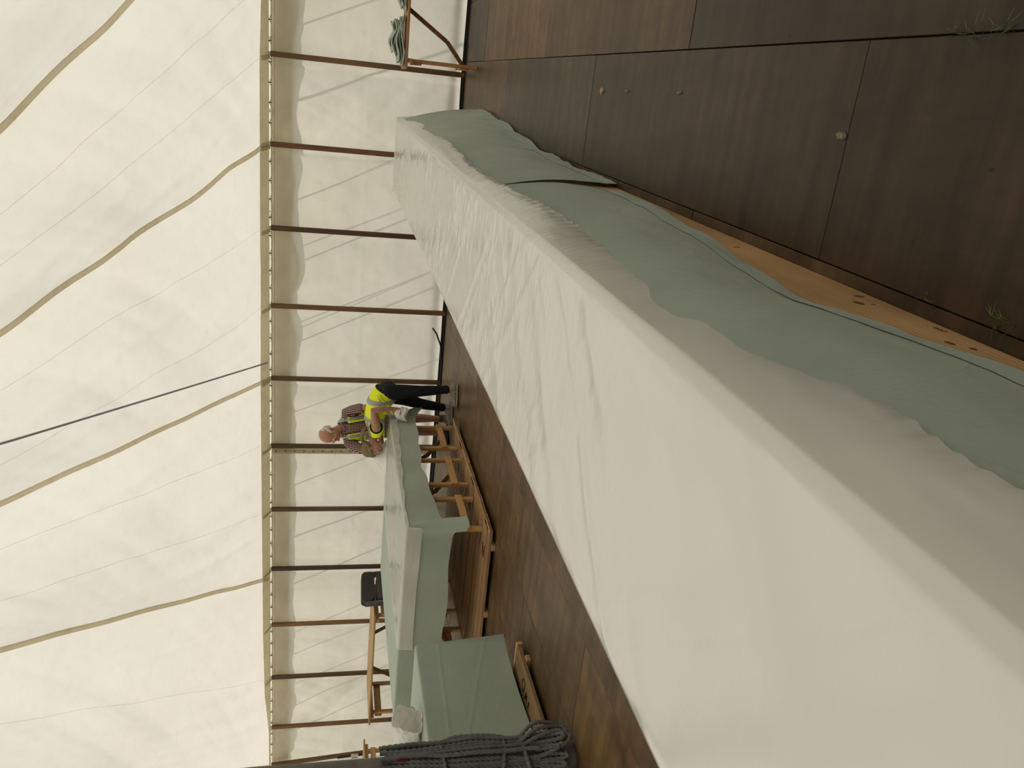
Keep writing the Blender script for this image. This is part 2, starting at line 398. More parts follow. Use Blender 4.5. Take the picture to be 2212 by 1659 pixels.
# --- walls
def wall_mesh(name, p0, p1, nx, nz, seed, inward, top=EAVE-.045, amp=1.0, bays=1.005, ph0=0.0):
    p0 = np.array(p0, float); p1 = np.array(p1, float); L = np.linalg.norm(p1-p0)
    s = np.linspace(0, 1, nx)[None, :]; z = np.concatenate([np.linspace(-.02, .22, 14), np.linspace(.22, top, nz)[1:]])[:, None]
    s, z = np.broadcast_arrays(s, z); x = s*L; u = ((x-ph0)/bays) % 1.0; k = np.floor((x-ph0)/bays)
    env = np.sin(np.pi*u)
    r = _h(k.astype(np.int64), k.astype(np.int64)*0+3, seed)
    bil = -.045*env*np.sin(np.pi*np.clip(z/top, 0, 1))*(.4+r)
    fan = (ridge(x*4.5+(top-z)*1.1*(r-.5)*5, z*.6, seed+2, 2)-.5)*.020*np.exp(-(top-z)*.8)
    diag = (ridge((x+(z-1)*(r-.5)*2.6)*1.5, (z-x*.3)*.28, seed+6, 3)-.55)*.085*np.clip(r*1.6-.35, .10, 1)
    low = fbm(x*.9, z*1.3, seed+4, 4)*.03*np.sin(np.pi*np.clip(z/top, 0, 1))
    crease = -.004*np.exp(-((z-1.13)/.012)**2)
    skirt = .035*np.exp(-((z-.09)/.06)**2)*(.6+.6*vn(x*1.4, x*0, seed+8))
    d = (bil+fan+diag+low)*amp*np.clip((top-z)*5, 0, 1)+crease+skirt
    base = p0+(p1-p0)*s[..., None]; P = np.array(base); P[..., 2] = z
    P = P+np.array(inward)[None, None, :]*d[..., None]
    return gridmesh(name, P)
OUT = .045
wall_back = link('wall_back', wall_mesh('wall_back', (XL-.10, wall_y(XL)+OUT, 0), (XR+.10, wall_y(XR)+OUT, 0), 620, 70, 5, (0, -1, 0), ph0=(.09-XL) % 1.005), M_WALL, smooth=True)
tag(wall_back, 'far cream canvas wall hung behind the wooden poles', 'wall', kind='structure')
wl = link('wall_left', wall_mesh('wall_left', (XL-.02, YF-.06, 0), (XL-.02, wall_y(XL)+OUT+.08, 0), 160, 30, 25, (1, 0, 0)), M_WALL, smooth=True)
tag(wl, 'left cream canvas wall', 'wall', kind='structure')
wr = link('wall_right', wall_mesh('wall_right', (XR+.02, wall_y(XR)+OUT+.08, 0), (XR+.02, YF-.06, 0), 160, 30, 35, (-1, 0, 0)), M_DIMMED, smooth=True)
tag(wr, 'right canvas wall, darkened to dim that side', 'wall', kind='structure')
wf = link('wall_front', wall_mesh('wall_front', (XR+.08, YF-.02, 0), (XL-.08, YF-.02, 0), 160, 30, 45, (0, 1, 0)), M_DIMMED, smooth=True)
tag(wf, 'near canvas wall behind the viewer, darkened to dim that side', 'wall', kind='structure')
# doubled head band of the far wall, on its outside
xb = np.linspace(XL+.03, XR-.03, 300); zz = np.linspace(2.03, EAVE-.04, 5)
Pb = np.stack([np.stack([xb, wall_y(xb)+OUT+.055+.0*xb, z+0*xb], 1) for z in zz])
link('head_band', gridmesh('head_band', Pb), M_HEAD, wall_back, smooth=True)
# rope sewn in the wall's top edge
MB().tube([(x, wall_y(x)+OUT-.012, EAVE-.05) for x in np.linspace(XL+.05, XR-.05, 60)], .007, 6).build('bolt_rope', M_ROPE_L, wall_back, True)
MB().tube([(x, wall_y(x)+OUT-.014, EAVE-.085) for x in np.linspace(XL+.05, XR-.05, 60)], .0035, 6).build('stitched_line', M_STRAP, wall_back, True)
# added black strip, its colour standing for shade in the gap under the wall
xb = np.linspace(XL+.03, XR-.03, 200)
link('gap_shade', gridmesh('gap_shade', np.stack([np.stack([xb, wall_y(xb)+OUT-.055-.02*f+.006*np.sin(xb*5), .034-.05*f+.012*vn(xb*2.1, xb*0, 4)*(1-f)], 1) for f in (0, .5, 1)])), plain('gap_shade_black', (.008, .008, .008), .8), wall_back)
# laced door seam beside the sixth pole
xd = -4.93-.085
sb = MB(); sb.box(xd-.035, xd+.035, wall_y(xd)-.012, wall_y(xd)-.008, .05, EAVE-.06); door_flap = sb.build('lacing_flap', M_HEAD, wall_back)
for i in range(17):
    z = 2.2-.125*i
    MB().lathe([(.006, 0), (.012, 0), (.013, .003), (.012, .005), (.006, .005)], 10).build('grommet', M_DARK, wall_back, True, loc=(xd, wall_y(xd)-.012, z), rot=(math.pi/2, 0, 0))
MB().tube([(xd+.012*math.sin(i*1.5708), wall_y(xd)-.018, 2.2-.0625*i) for i in range(33)], .0035, 5).build('door_lace', M_STRAP, wall_back, True)
# eave lacing: cord looped between roof and wall with dark toggles
lx = np.arange(XL+.3, 1.6, .2245)
pts = []
for i, x in enumerate(lx):
    y = wall_y(x)+.0
    pts += [(x, y, EAVE-.030), (x+.05, y+.015, EAVE-.052), (x+.12, y+.018, EAVE-.060), (x+.19, y+.012, EAVE-.050)]
lac = MB().tube(pts, .0042, 5).build('lacing_cord', M_ROPE_L, None, True)
tag(lac, 'pale cord lacing the roof edge to the far wall along the eave', 'cord')
tg = MB(); tg.tube([(0, 0, .012), (0, .004, -.006), (.006, .012, -.022)], [.006, .0065, .004], 6); tgm = tg.mesh('toggle')
for i, x in enumerate(lx):
    link('toggle', tgm, M_DARK, lac, True, loc=(x, wall_y(x)-.008, EAVE-.036), rot=(0, 0, (i % 3-1)*.5))
# --- wooden wall poles
M_POLE = wood('pole_wood', (.25, .155, .075), (.13, .078, .038), 'z', rough=.5, lines=40, along=2.2, objcol=True)
pole_x = [0.09-1.005*k for k in range(11)]
pole_lab = ['mid-brown wooden wall pole behind the end of the bench with the crumpled cloths',
            'reddish wall pole hidden below by the far end of the long white table',
            'dark brown wall pole meeting the left edge of the long white table',
            'brown wall pole standing clear between the long white table and the black cable',
            'brown wall pole just right of the bending person in dark trousers',
            'dark wall pole behind the white-haired person, beside the laced seam',
            'grey-brown wall pole first to the left of the two people',
            'very dark wall pole just right of the stacked black chairs',
            'light orange-brown wall pole behind the bare table, left of the black chairs',
            'grooved grey-brown wall pole behind the middle of the bare table',
            'orange-brown wall pole with two dark knots left of the bare table end']
pole_col = [(1.0, .95, .85), (.8, .62, .55), (.50, .42, .40), (.95, .85, .7), (.8, .72, .66), (.45, .42, .40), (.62, .56, .50), (.36, .34, .33), (1.25, 1.1, .85), (.72, .66, .60), (1.0, .85, .7)]
for i, x in enumerate(pole_x):
    y = wall_y(x)-.01
    t = thing('wall_pole', pole_lab[i], 'pole', (x, y, 0), 0, 'wooden wall poles')
    w = .031 if i < 9 else .033
    MB().box(-w, w, -.022, .022, 0.0, EAVE-.045, b=.006).build('shaft', M_POLE, t, color=pole_col[i])
    if i in (7, 9): MB().box(-.006, .006, -.024, -.021, .1, EAVE-.06).build('groove', plain('groove_dark', (.06, .045, .035), .7), t)
    MB().lathe([(.020, EAVE-.05), (.022, EAVE-.045), (.022, EAVE-.022), (.016, EAVE-.018)], 10).build('ferrule', M_STEEL, t, True)
    MB().tube([(0, 0, EAVE-.02), (0, 0, EAVE+.02)], .007, 8).build('spike', M_STEEL, t, True)
t = thing('wall_pole', 'leaning corner pole at the left edge with a black ratchet strap', 'pole', (-10.53, wall_y(-10.53)-.05, 0), 0, 'wooden wall poles')
MB().bar((0, 0, .0), (-.205, .02, EAVE-.04), .062, .05, .006, up=(0, 1, 0)).build('shaft', M_POLE, t, color=(.75, .62, .5))
st = MB().bar((-.085, -.033, .80), (-.115, -.033, 1.22), .03, .004, .001, up=(0, 1, 0)).build('strap', plain('black_webbing', (.012, .012, .013), .7), t)
rb = MB().box(-.035, .035, -.06, -.034, .88, 1.0, b=.006).build('ratchet', M_STEEL, t, loc=(-.075, 0, 0))
MB().tube([(-.03, -.065, .90), (-.03, -.075, .99), (.03, -.075, .99), (.03, -.065, .90)], .005, 6).build('lever', M_STEEL, rb, True)
# --- guy ropes outside the far wall (seen as shadows on the canvas)
for i, (x, dx, gr) in enumerate([(1.7, .1, .009), (.25, -.2, .010), (-.55, -.35, .016), (-1.75, .1, .010), (-2.35, -.1, .008), (-2.55, .05, .010), (-3.35, -.1, .008), (-3.45, .2, .007), (-3.62, .0, .010), (-4.6, -.3, .007), (-5.75, -.2, .011), (-6.6, -.4, .015), (-7.45, .1, .012), (-8.35, .0, .007), (-8.75, -.2, .008), (-9.35, -.1, .007), (-9.8, .1, .010), (-10.3, .0, .008)]):
    MB().tube([(x, wall_y(x)+.07, EAVE), (x+dx*.5, wall_y(x)+1.15, EAVE*.5), (x+dx, wall_y(x)+2.2, -.05)], gr, 6).build('guy_rope', M_ROPE_L, ceiling, True)
# --- loose blue-grey rope under the roof
bp = [Vector((-3.70, wall_y(-3.7)-.05, EAVE-.0)), Vector((-3.2, 6.8, 4.17)), Vector((-2.72, 3.85, 5.70))]
pts = []
for i in range(41):
    f = i/40; p = bp[0].lerp(bp[1], f*2) if f < .5 else bp[1].lerp(bp[2], f*2-1)
    pts.append(p+Vector((0, 0, -.05*math.sin(math.pi*f))))
tag(MB().tube(pts, .011, 6).build('roof_rope', plain('blue_grey_rope', (.42, .43, .48), .8), None, True), 'thin blue-grey rope running from the eave up under the roof', 'rope')
# --- black cable along the foot of the far wall
cpts = [(-3.12, 10.33, .17), (-3.2, 10.33, .11), (-3.36, 10.33, .045), (-3.6, 10.32, .012), (-4.3, 10.28, .012), (-5.2, 10.33, .012), (-5.9, 10.33, .014), (-6.6, 10.36, .012)]
tag(MB().tube(cpts, .011, 8).build('power_cable', plain('black_rubber', (.01, .01, .01), .5), None, True), 'black cable lying along the foot of the far canvas wall', 'cable')
# ================================================================ king pole with the rope coil
KP = Vector((-3.745, 3.56, 0))
kp = thing('king_pole', 'thick grey painted tent pole standing at the left edge', 'pole', KP)
prof = [(.070, 0.0), (.075, .012), (.075, .03), (.0745, 1.2), (.073, 3), (.068, 5.2), (.062, 5.95)]
M_PAINT = plain('grey_pole_paint', (.165, .155, .135), .55, var=.25, scale=9, bump=.2)
smooth_by_angle(MB().lathe(prof, 28).build('shaft', M_PAINT, kp), 50)
MB().lathe([(.012, 0), (.012, .20)], 8).build('spigot', M_STEEL, kp, True, loc=(0, 0, 5.93))
for a in (-.6, .5): MB().lathe([(.004, 0), (.009, .001), (.006, .006)], 8).build('bolt', M_STEEL, kp, True, loc=(.075*math.cos(a-.9), .075*math.sin(a-.9), .06), rot=(0, math.pi/2, a-.9))
# rope strands: three-lobed twisted section
def rope_geo(mb, pts, r, twist=190.0, n=12, step=.006):
    pts = np.array([tuple(p) for p in pts], float)
    # catmull-rom resample
    q = []
    for i in range(len(pts)-1):
        p0, p1, p2, p3 = pts[max(i-1, 0)], pts[i], pts[i+1], pts[min(i+2, len(pts)-1)]
        m = max(2, int(np.linalg.norm(p2-p1)/step))
        for k in range(m):
            f = k/m; q.append(.5*((2*p1)+(-p0+p2)*f+(2*p0-5*p1+4*p2-p3)*f*f+(-p0+3*p1-3*p2+p3)*f**3))
    q.append(pts[-1]); q = np.array(q)
    d = np.gradient(q, axis=0); d /= np.linalg.norm(d, axis=1)[:, None]+1e-9
    x = np.cross(d[0], [0, 0, 1.]);
    if np.linalg.norm(x) < .1: x = np.cross(d[0], [1., 0, 0])
    x /= np.linalg.norm(x); V = []; F = []; s = 0
    for i in range(len(q)):
        x = x-d[i]*(x@d[i]); x /= np.linalg.norm(x); y = np.cross(d[i], x)
        if i: s += np.linalg.norm(q[i]-q[i-1])
        for k in range(n):
            an = 2*math.pi*k/n; rr = r*(1+.27*math.cos(3*an-twist*s))
            V.append(q[i]+(x*math.cos(an)+y*math.sin(an))*rr)
    for i in range(len(q)-1):
        for k in range(n): F.append((i*n+k, i*n+(k+1) % n, (i+1)*n+(k+1) % n, (i+1)*n+k))
    mb.add(V, F)
M_ROPE = plain('grey_rope', (.150, .160, .150), .85, var=.22, scale=14, bump=.4, bscale=220)
coil = thing('rope_coil', 'grey twisted rope hung in long loops and bound against the thick tent pole', 'rope', KP)
toc = math.atan2(-KP.y, -KP.x)          # direction from the pole to the viewer
def pol(a, r, z): return (r*math.cos(toc+a), r*math.sin(toc+a), z)
mb = MB(); rr = random.Random(5)
NS = 15
for i in range(NS):                      # long strands on the viewer's side and the right of the pole
    a = -1.15+2.45*i/(NS-1); r0 = .092+.022*rr.random()+(.03 if .3 < a < 1.25 else 0)
    j = [(rr.random()-.5)*.12 for _ in range(6)]
    zt = 1.12+.05*rr.random(); zb = .16+.06*rr.random()
    slant = .16*math.sin(i)
    p = [pol(a+slant+j[0], r0*.93, zt), pol(a+slant*.6+j[1], r0, .98), pol(a+j[2]*.6, r0*1.02, .80), pol(a-slant*.3+j[3]*.6, r0*1.10, .62), pol(a-slant*.6+j[4]*.6, r0*1.02, .44), pol(a-slant*.7+j[5], r0, .32), pol(a-slant*.8, r0*1.08, zb+.03)]
    if i % 2 == 0 and i < NS-1:          # bottom bight to the next strand
        a2 = a+.28; p += [pol(a+.05, r0*1.25, zb-.06), pol(a+.17, r0*1.35, zb-.085), pol(a2, r0*1.2, zb-.03), pol(a2, r0*1.1, zb+.08)]
    rope_geo(mb, p, .0112)
for k in range(3):                       # loose drooping loops at the lower right
    a = .55+.25*k; p = [pol(a, .12, .36), pol(a+.25, .165+.02*k, .24), pol(a+.42, .175, .11-.02*k), pol(a+.2, .165, .045+.01*k), pol(a-.1, .145, .10), pol(a-.15, .125, .26)]
    rope_geo(mb, p, .0112)
mb.build('strands', M_ROPE, coil, True)
for z, rad, sl in ((.80, .128, .02), (.455, .132, -.02), (.315, .130, .03)):
    mw = MB(); n = 26
    rope_geo(mw, [pol(2*math.pi*k/n, (rad if abs(((2*math.pi*k/n+math.pi) % (2*math.pi))-math.pi) < 1.5 else .092), z+sl*math.sin(2*math.pi*k/n)) for k in range(n+1)], .0115)
    mw.build('binding_turn', M_ROPE, coil, True)
mw = MB(); rope_geo(mw, [pol(1.15, .140, .80), pol(1.22, .158, .72), pol(1.18, .158, .55), pol(1.15, .145, .455)], .0115); mw.build('binding_turn', M_ROPE, coil, True)
mk = MB()
for k in range(5):
    ph = k*1.3; p = [pol(-.3+.35*math.sin(ph+s*.9), .125+.03*math.sin(ph*2+s*1.7), 1.16+.055*math.cos(s*1.05+ph)) for s in range(7)]
    rope_geo(mk, p, .0115)
mk.build('knot', M_ROPE, coil, True)
MB().box(-.008, .008, -.006, .006, -.035, .035, b=.003).build('red_tape', plain('red_tape', (.22, .01, .015), .5), coil, loc=pol(.35, .135, 1.045), rot=(0, .3, toc))
# ================================================================ folding trestle tables
M_PINE = wood('pine', (.56, .37, .17), (.40, .235, .095), 'x', rough=.5, lines=30, along=2.0, objcol=True)
M_PINE_Z = wood('pine_upright', (.66, .42, .19), (.50, .29, .12), 'z', rough=.5, lines=34, along=2.2, objcol=True)
M_PINE_Y = wood('pine_cross', (.68, .44, .20), (.52, .31, .13), 'y', rough=.5, lines=34, along=2.2, objcol=True)
def folding_table(label, L, w, h, loc, rotz, group, col=(1, 1, 1), top=True, name='folding_table', inset=(.09, .09)):
    t = thing(name, label, 'table', loc, rotz, group)
    th = .024
    if top:
        nb = 4; bw = w/nb
        for k in range(nb):
            MB().box(-L/2, L/2, -w/2+k*bw+.0015, -w/2+(k+1)*bw-.0015, h-th, h, b=.003).build('top_board', M_PINE, t, color=tuple(c*(.92+.05*((k*7) % 4)) for c in col))
    for sx in (-1, 1):
        xe = sx*(L/2-inset[0 if sx < 0 else 1])
        MB().box(xe-.02, xe+.02, -w/2+.03, w/2-.03, h-th-.045, h-th, b=.003).build('top_batten', M_PINE_Y, t, color=col)
        fr = MB()
        for s in (-1, 1):
            MB().box(xe-.018, xe+.018, s*(w/2-.15)-.028, s*(w/2-.15)+.028, 0, h-th-.046, b=.004).build('leg', M_PINE_Z, t, color=col)
        MB().box(xe+sx*.019, xe+sx*.039, -(w/2-.15)-.032, (w/2-.15)+.032, .115, .185, b=.003).build('low_rail', M_PINE_Y, t, color=col)
        MB().box(xe+sx*.019, xe+sx*.039, -(w/2-.15)-.032, (w/2-.15)+.032, h-th-.15, h-th-.075, b=.003).build('high_rail', M_PINE_Y, t, color=col)
        # folding stay: two bars with an elbow
        p0 = Vector((xe-sx*.022, 0, .15)); pm = Vector((xe-sx*.24, 0, h*.42)); p1 = Vector((xe-sx*.52, 0, h-th-.012))
        MB().bar(p0, pm, .045, .020, .003, up=(0, 1, 0)).build('stay', M_PINE_X2, t, color=tuple(c*.75 for c in col))
        MB().bar(pm+Vector((0, .021, 0)), p1+Vector((0, .021, 0)), .045, .020, .003, up=(0, 1, 0)).build('stay', M_PINE_X2, t, color=tuple(c*.75 for c in col))
        MB().tube([pm+Vector((0, -.016, 0)), pm+Vector((0, .036, 0))], .007, 8).build('stay_bolt', M_DARK, t, True)
    return t
M_PINE_X2 = wood('pine_dark', (.36, .20, .08), (.24, .125, .045), 'x', rough=.5, lines=34, along=2.2, objcol=True)
# long white table: five tables end to end along Y
MAIN_X0, MAIN_X1, MAIN_Z = -1.31, -.50, .795
for i in range(5):
    folding_table(['folding table under the sheets, nearest end of the long white row', 'second folding table of the long white row, hidden under the sheets', 'middle folding table of the long white row, hidden under the sheets', 'fourth folding table of the long white row, hidden under the sheets', 'last folding table of the long white row, next to the far wall'][i],
                  2.235, .80, MAIN_Z-.006, ((MAIN_X0+MAIN_X1)/2, -1.05+1.1175+2.24*i, 0), math.pi/2, 'tables of the long white row')
# back block: three tables side by side, standing on boards
BX0, BX1, BY0, BY1, BZ = -5.97, -3.80, 6.32, 8.95, .80
BOARD = .062
for i in range(3):
    folding_table(['folding table with bare pine legs under the near edge of the sage cloth block', 'middle folding table of the sage cloth block, pine legs showing', 'folding table of the sage cloth block beside the two people'][i],
                  2.13, .865, BZ-.008-BOARD, ((BX0+BX1)/2, BY0+.44+.876*i, BOARD), 0, 'tables under the sage cloth block', col=(1.12, 1.08, 1.0), inset=(.46, .09))
folding_table('folding table under the sage cloth at the left, behind the rope pole', 2.1, .84, .792-BOARD, (-4.575, 4.07, BOARD), math.pi/2, None, col=(1, .8, .6))
folding_table('bare wooden folding table near the far wall, left of the black chairs', 1.80, .86, .858, (-7.51, 9.23, 0), 0, 'bare wooden tables', col=(1.05, 1.05, 1.0))
folding_table('bare wooden table whose end just shows at the left edge', 2.1, .86, .875, (-10.35+.02, 9.02, 0), 0, 'bare wooden tables', col=(1.05, 1.05, 1.0))
folding_table('narrow reddish wooden bench by the far wall carrying the crumpled sage cloths', 2.1, .62, .80, (.08+1.05, 9.58, 0), 0, None, col=(.95, .78, .66), name='wooden_bench')
# ================================================================ boards lying under the tables, with marker scribbles
M_BOARDX = wood('board_planks_x', (.58, .38, .21), (.29, .175, .09), 'x', rough=.6, lines=12, along=.8, objcol=True)
M_BOARDY = wood('board_planks_y', (.54, .36, .20), (.27, .165, .085), 'y', rough=.6, lines=12, along=.8, objcol=True)
M_INK = plain('black_marker', (.012, .010, .009), .6)
def strokes(name, polys, M, width, parent):
    """flat marker strokes; polys in a local plane (u, v), M maps (u, v, 0) to the parent's space"""
    mb = MB()
    for pl in polys:
        for (a, b) in zip(pl[:-1], pl[1:]):
            a = Vector((*a, 0)); b = Vector((*b, 0)); d = (b-a); L = d.length
            if L < 1e-5: continue
            d /= L; n = Vector((-d.y, d.x, 0))*width/2; e = d*width*.35
            mb.add([M @ (a-n-e), M @ (a+n-e), M @ (b+n+e), M @ (b-n+e)], [(0, 3, 2, 1)])
    return mb.build(name, M_INK, parent)
GL = {'I': [[(.1, 0), (.3, 1)]], 'N': [[(0, 0), (.15, 1), (.55, 0), (.7, 1)]], 'T': [[(0, 1), (.7, 1)], [(.35, 1), (.35, 0)]], 'X': [[(0, 0), (.6, 1)], [(0, 1), (.6, 0)]],
      'H': [[(0, 0), (0, 1)], [(.55, 0), (.55, 1)], [(0, .5), (.55, .5)]], 'F': [[(0, 0), (0, 1), (.55, 1)], [(0, .55), (.4, .55)]],
      'Q': [[(.35, 1), (.05, .75), (.05, .3), (.35, .05), (.65, .3), (.65, .75), (.35, 1)], [(.4, .3), (.75, -.1)]]}
def scribble(n, size, seed):
    """illegible pen marks, n letter-sized squiggles in a row"""
    q = random.Random(seed); out = []
    for k in range(n):
        x = k*size*.62; m = 2+q.randrange(3)
        out.append([(x+size*.5*q.random(), size*(.1+.8*(j % 2)+.2*(q.random()-.5))) for j in range(m+1)])
    return out
def word(s, size, adv=.8):
    out = []; x = 0
    for ch in s:
        if ch in GL: out += [[(px*size+x, py*size) for px, py in pl] for pl in GL[ch]]
        x += adv*size
    return out
def stage_board(label, x0, x1, y0, y1, z0, z1, axis, group, npl, col):
    t = thing('stage_board', label, 'board', ((x0+x1)/2, (y0+y1)/2, 0), 0, group)
    w, d = (x1-x0)/2, (y1-y0)/2; rb = random.Random(int((x0+y0)*100))
    for k in range(npl):
        f = .62+.55*rb.random(); c = tuple(v*f for v in col)
        if axis == 'x':
            a = -d+2*d*k/npl; MB().box(-w+.012*rb.random(), w-.012*rb.random(), a+.003, a+2*d/npl-.003, z0+.012, z1-.0015*rb.random(), b=.002).build('plank', M_BOARDX, t, color=c)
        else:
            a = -w+2*w*k/npl; MB().box(a+.003, a+2*w/npl-.003, -d+.012*rb.random(), d-.012*rb.random(), z0+.012, z1-.0015*rb.random(), b=.002).build('plank', M_BOARDY, t, color=c)
    for s in (-.8, 0, .8):
        if axis == 'x': MB().box(s*w-.03, s*w+.03, -d-.015, d+.01, 0, z0+.012, b=.003).build('bearer', M_BOARDY, t, color=tuple(v*1.2 for v in col))
        else: MB().box(-w, w+.015, s*d-.03, s*d+.03, 0, z0+.012, b=.003).build('bearer', M_BOARDX, t, color=tuple(v*1.2 for v in col))
    return t
bx0, bx1 = -5.53, -3.72
for i, lab in enumerate(['plank board with black marker strokes on the floor under the near pine legs', 'plank board with black marker strokes under the middle of the sage cloth block', 'plank board on the floor nearest the bending person']):
    b = stage_board(lab, bx0, bx1, 6.13+.85*i, 6.13+.845*(i+1), .022, BOARD, 'x', 'boards on the floor under the cloth block', 5, (1.05, .98, .9) if i == 0 else (1.1, 1.05, .95))
    w = (bx1-bx0)/2
    # pale edge battens along the two ends, a touch prouder
    for s in (-1, 1):
        MB().box(s*w-.05 if s > 0 else -w-.004, w+.004 if s > 0 else -w+.05, -.42, .42, BOARD-.001, BOARD+.004, b=.0015).build('end_batten', M_BOARDY, b, color=(1.55, 1.4, 1.15))
    # scribbles run along the ends, letters standing towards the middle of the board
    M = Matrix(((0, -1, 0, .64), (1, 0, .0, -.26), (0, 0, 1, BOARD+.002), (0, 0, 0, 1)))
    strokes('marker_writing', word('N III', .13), M, .018, b)
    M = Matrix(((0, 1, 0, -w+.09), (-1, 0, 0, .25), (0, 0, 1, BOARD+.003), (0, 0, 0, 1)))
    strokes('marker_writing', word('IIN III', .085), M, .014, b)
    M = Matrix(((0, -1, 0, w-.018), (1, 0, 0, -.35), (0, 0, 1, BOARD+.0055), (0, 0, 0, 1)))
    strokes('small_writing', scribble(9, .034, int(b.location.y*10)), M, .007, b)
b = stage_board('weathered plank board under the left cloth-covered table, scribbled in black', -4.85, -3.93, 2.9, 4.86, .022, BOARD, 'y', None, 6, (.85, .80, .74))
MB().box(-.46, .46, .955, .985, .02, BOARD+.004, b=.003).build('end_batten', M_BOARDX, b, color=(1.6, 1.4, 1.15))
M = Matrix(((0, 1, 0, .27), (-1, 0, 0, .70), (0, 0, 1, BOARD+.003), (0, 0, 0, 1)))
strokes('marker_writing', word('Q', .11)+[[(px+.10, py) for px, py in pl] for pl in scribble(3, .07, 5)], M, .011, b)
M = Matrix(((0, 1, 0, .17), (-1, 0, 0, .84), (0, 0, 1, BOARD+.003), (0, 0, 0, 1)))
strokes('marker_writing', scribble(8, .065, 9), M, .009, b)
M_CHAIRP = plain('black_plastic', (.016, .011, .010), .3, spec=.5)
sb2 = stage_board('short broken plank end on the floor beside the rope pole', -3.90, -3.78, 3.35, 3.80, .0, .030, 'y', None, 1, (.9, .8, .7))
# ================================================================ pine plank leaning on the legs of the long table
M_PLANK = wood('knotty_pine', (.80, .54, .28), (.64, .39, .18), 'y', rough=.5, lines=10, along=.8, rings=16, knots=True)
plank = thing('pine_plank', 'long knotty pine plank on edge under the hem of the long white table', 'plank', (-.459, 2.25, 0))
MB().box(-.012, .012, -3.3, 3.15, 0, .33, b=.004).build('board', M_PLANK, plank)
M_KNOT = plain('knot_brown', (.20, .085, .035), .55, var=.3, scale=30)
for y, z, ry, rz in ((1.96, .050, .013, .017), (1.88, .105, .020, .014), (1.87, .066, .006, .007), (1.49, .07, .010, .009), (1.53, .10, .016, .01), (2.63, .095, .007, .014), (3.36, .06, .012, .02), (3.62, .07, .01, .02), (.95, .09, .014, .012)):
    MB().lathe([(.2, 0), (.8, .0003), (1, .0009), (.9, .0012), (.3, .0014)], 16).build('knot', M_KNOT, plank, True, loc=(.0115, y-2.25, z), rot=(0, math.pi/2, 0)).scale = (rz, ry, 1)
M = Matrix(((0, 0, 1, .0127), (1, 0, 0, 1.62-2.25), (0, -1, 0, .045), (0, 0, 0, 1)))
strokes('stamp', word('TXHF', .016), M, .0018, plank)
# ================================================================ stacked folding chairs
def chair(label, loc, rotz):
    t = thing('folding_chair', label, 'chair', loc, rotz, 'folded black chairs')
    # folded chair standing upright, thin in local y; wide in local x
    def rrect(w, h, r, n=5):
        out = []
        for cx, cz, a0 in ((w/2-r, h/2-r, 0), (-w/2+r, h/2-r, 90), (-w/2+r, -h/2+r, 180), (w/2-r, -h/2+r, 270)):
            for k in range(n+1): a = math.radians(a0+90*k/n); out.append((cx+r*math.cos(a), cz+r*math.sin(a)))
        return out
    def panel(nm, w, h, r, cz, y, th, bow):
        o = rrect(w, h, r); V = []; n = len(o)
        for yy, sc in ((y-th/2, .96), (y-th/4, 1), (y+th/4, 1), (y+th/2, .96)):
            V += [Vector((px*sc, yy+bow*(px/w)**2*4, cz+pz*sc)) for px, pz in o]
        F = [(i*n+k, i*n+(k+1) % n, (i+1)*n+(k+1) % n, (i+1)*n+k) for i in range(3) for k in range(n)]
        F += [tuple(range(n))[::-1], tuple(3*n+k for k in range(n))]
        o2 = link(nm, pymesh(nm, V, F), M_CHAIRP, t); smooth_by_angle(o2, 35); return o2
    panel('backrest', .41, .17, .055, .90, 0, .022, -.018)
    panel('seat', .36, .38, .06, .60, -.012, .02, 0)
    for s in (-1, 1):
        MB().tube([(s*.20, .004, 0), (s*.205, .004, .4), (s*.20, .004, .93)], .011, 8).build('leg_tube', M_CHAIRM, t, True)
        MB().tube([(s*.175, -.016, .0), (s*.178, -.016, .35), (s*.165, -.014, .62)], .011, 8).build('leg_tube', M_CHAIRM, t, True)
        MB().lathe([(.013, 0), (.014, .03), (.011, .032)], 8).build('foot_cap', M_CHAIRP, t, True, loc=(s*.20, .004, -.002))
    MB().tube([(-.2, .004, .20), (.2, .004, .20)], .008, 8).build('cross_tube', M_CHAIRM, t, True)
    return t
M_CHAIRM = plain('grey_tube', (.10, .095, .09), .3, spec=.6, Metallic=.7)
ch_lab = ['folded black chair, front of the stack, its back panel fully seen', 'folded black chair, second of the stack against the bare table', 'folded black chair, third of the stack against the bare table', 'folded black chair, rearmost of the stack, next to the bare table']
base_dir = Vector((.80, -.60, 0))
for i in range(4):
    c = chair(ch_lab[i], (-6.22-.045*i, 9.00+.030*i, .05), 0)
    c.rotation_euler = (math.radians(-9), 0, math.radians(58))
# ================================================================ cloths and sheets
def cloth_mat(name, color, bump=.2, bscale=900, trans=.12, var=.06):
    if name in MATS: return MATS[name]
    t = NT(name); v = t.coords(jitter=False)
    f = t.noise(v, 2.2, 5); c = t.ramp(f, [(.3, tuple(x*(1-var) for x in color)), (.7, tuple(x*(1+var) for x in color))])
    h1 = t.noise(v, bscale, 2); h2 = t.noise(v, 13, 5, .6)
    h3 = t.ramp(t.noise(v, 2.3, 2, .4, .8), [(.478, (0, 0, 0)), (.5, (1, 1, 1)), (.522, (0, 0, 0))])
    n0 = t.bump(h3, .14, .005); n1 = t.bump(h2, bump*1.3, .012); t.l(n0, n1.node.inputs['Normal'])
    p = t.principled(c, .85, n1, .2, **{'Sheen Weight': .15})
    tr = t.n('ShaderNodeBsdfTranslucent'); t.l(c, tr.inputs[0])
    m = t.n('ShaderNodeMixShader'); m.inputs[0].default_value = trans; t.l(p, m.inputs[1]); t.l(tr.outputs[0], m.inputs[2])
    MATS[name] = t.done(m.outputs[0]); return MATS[name]
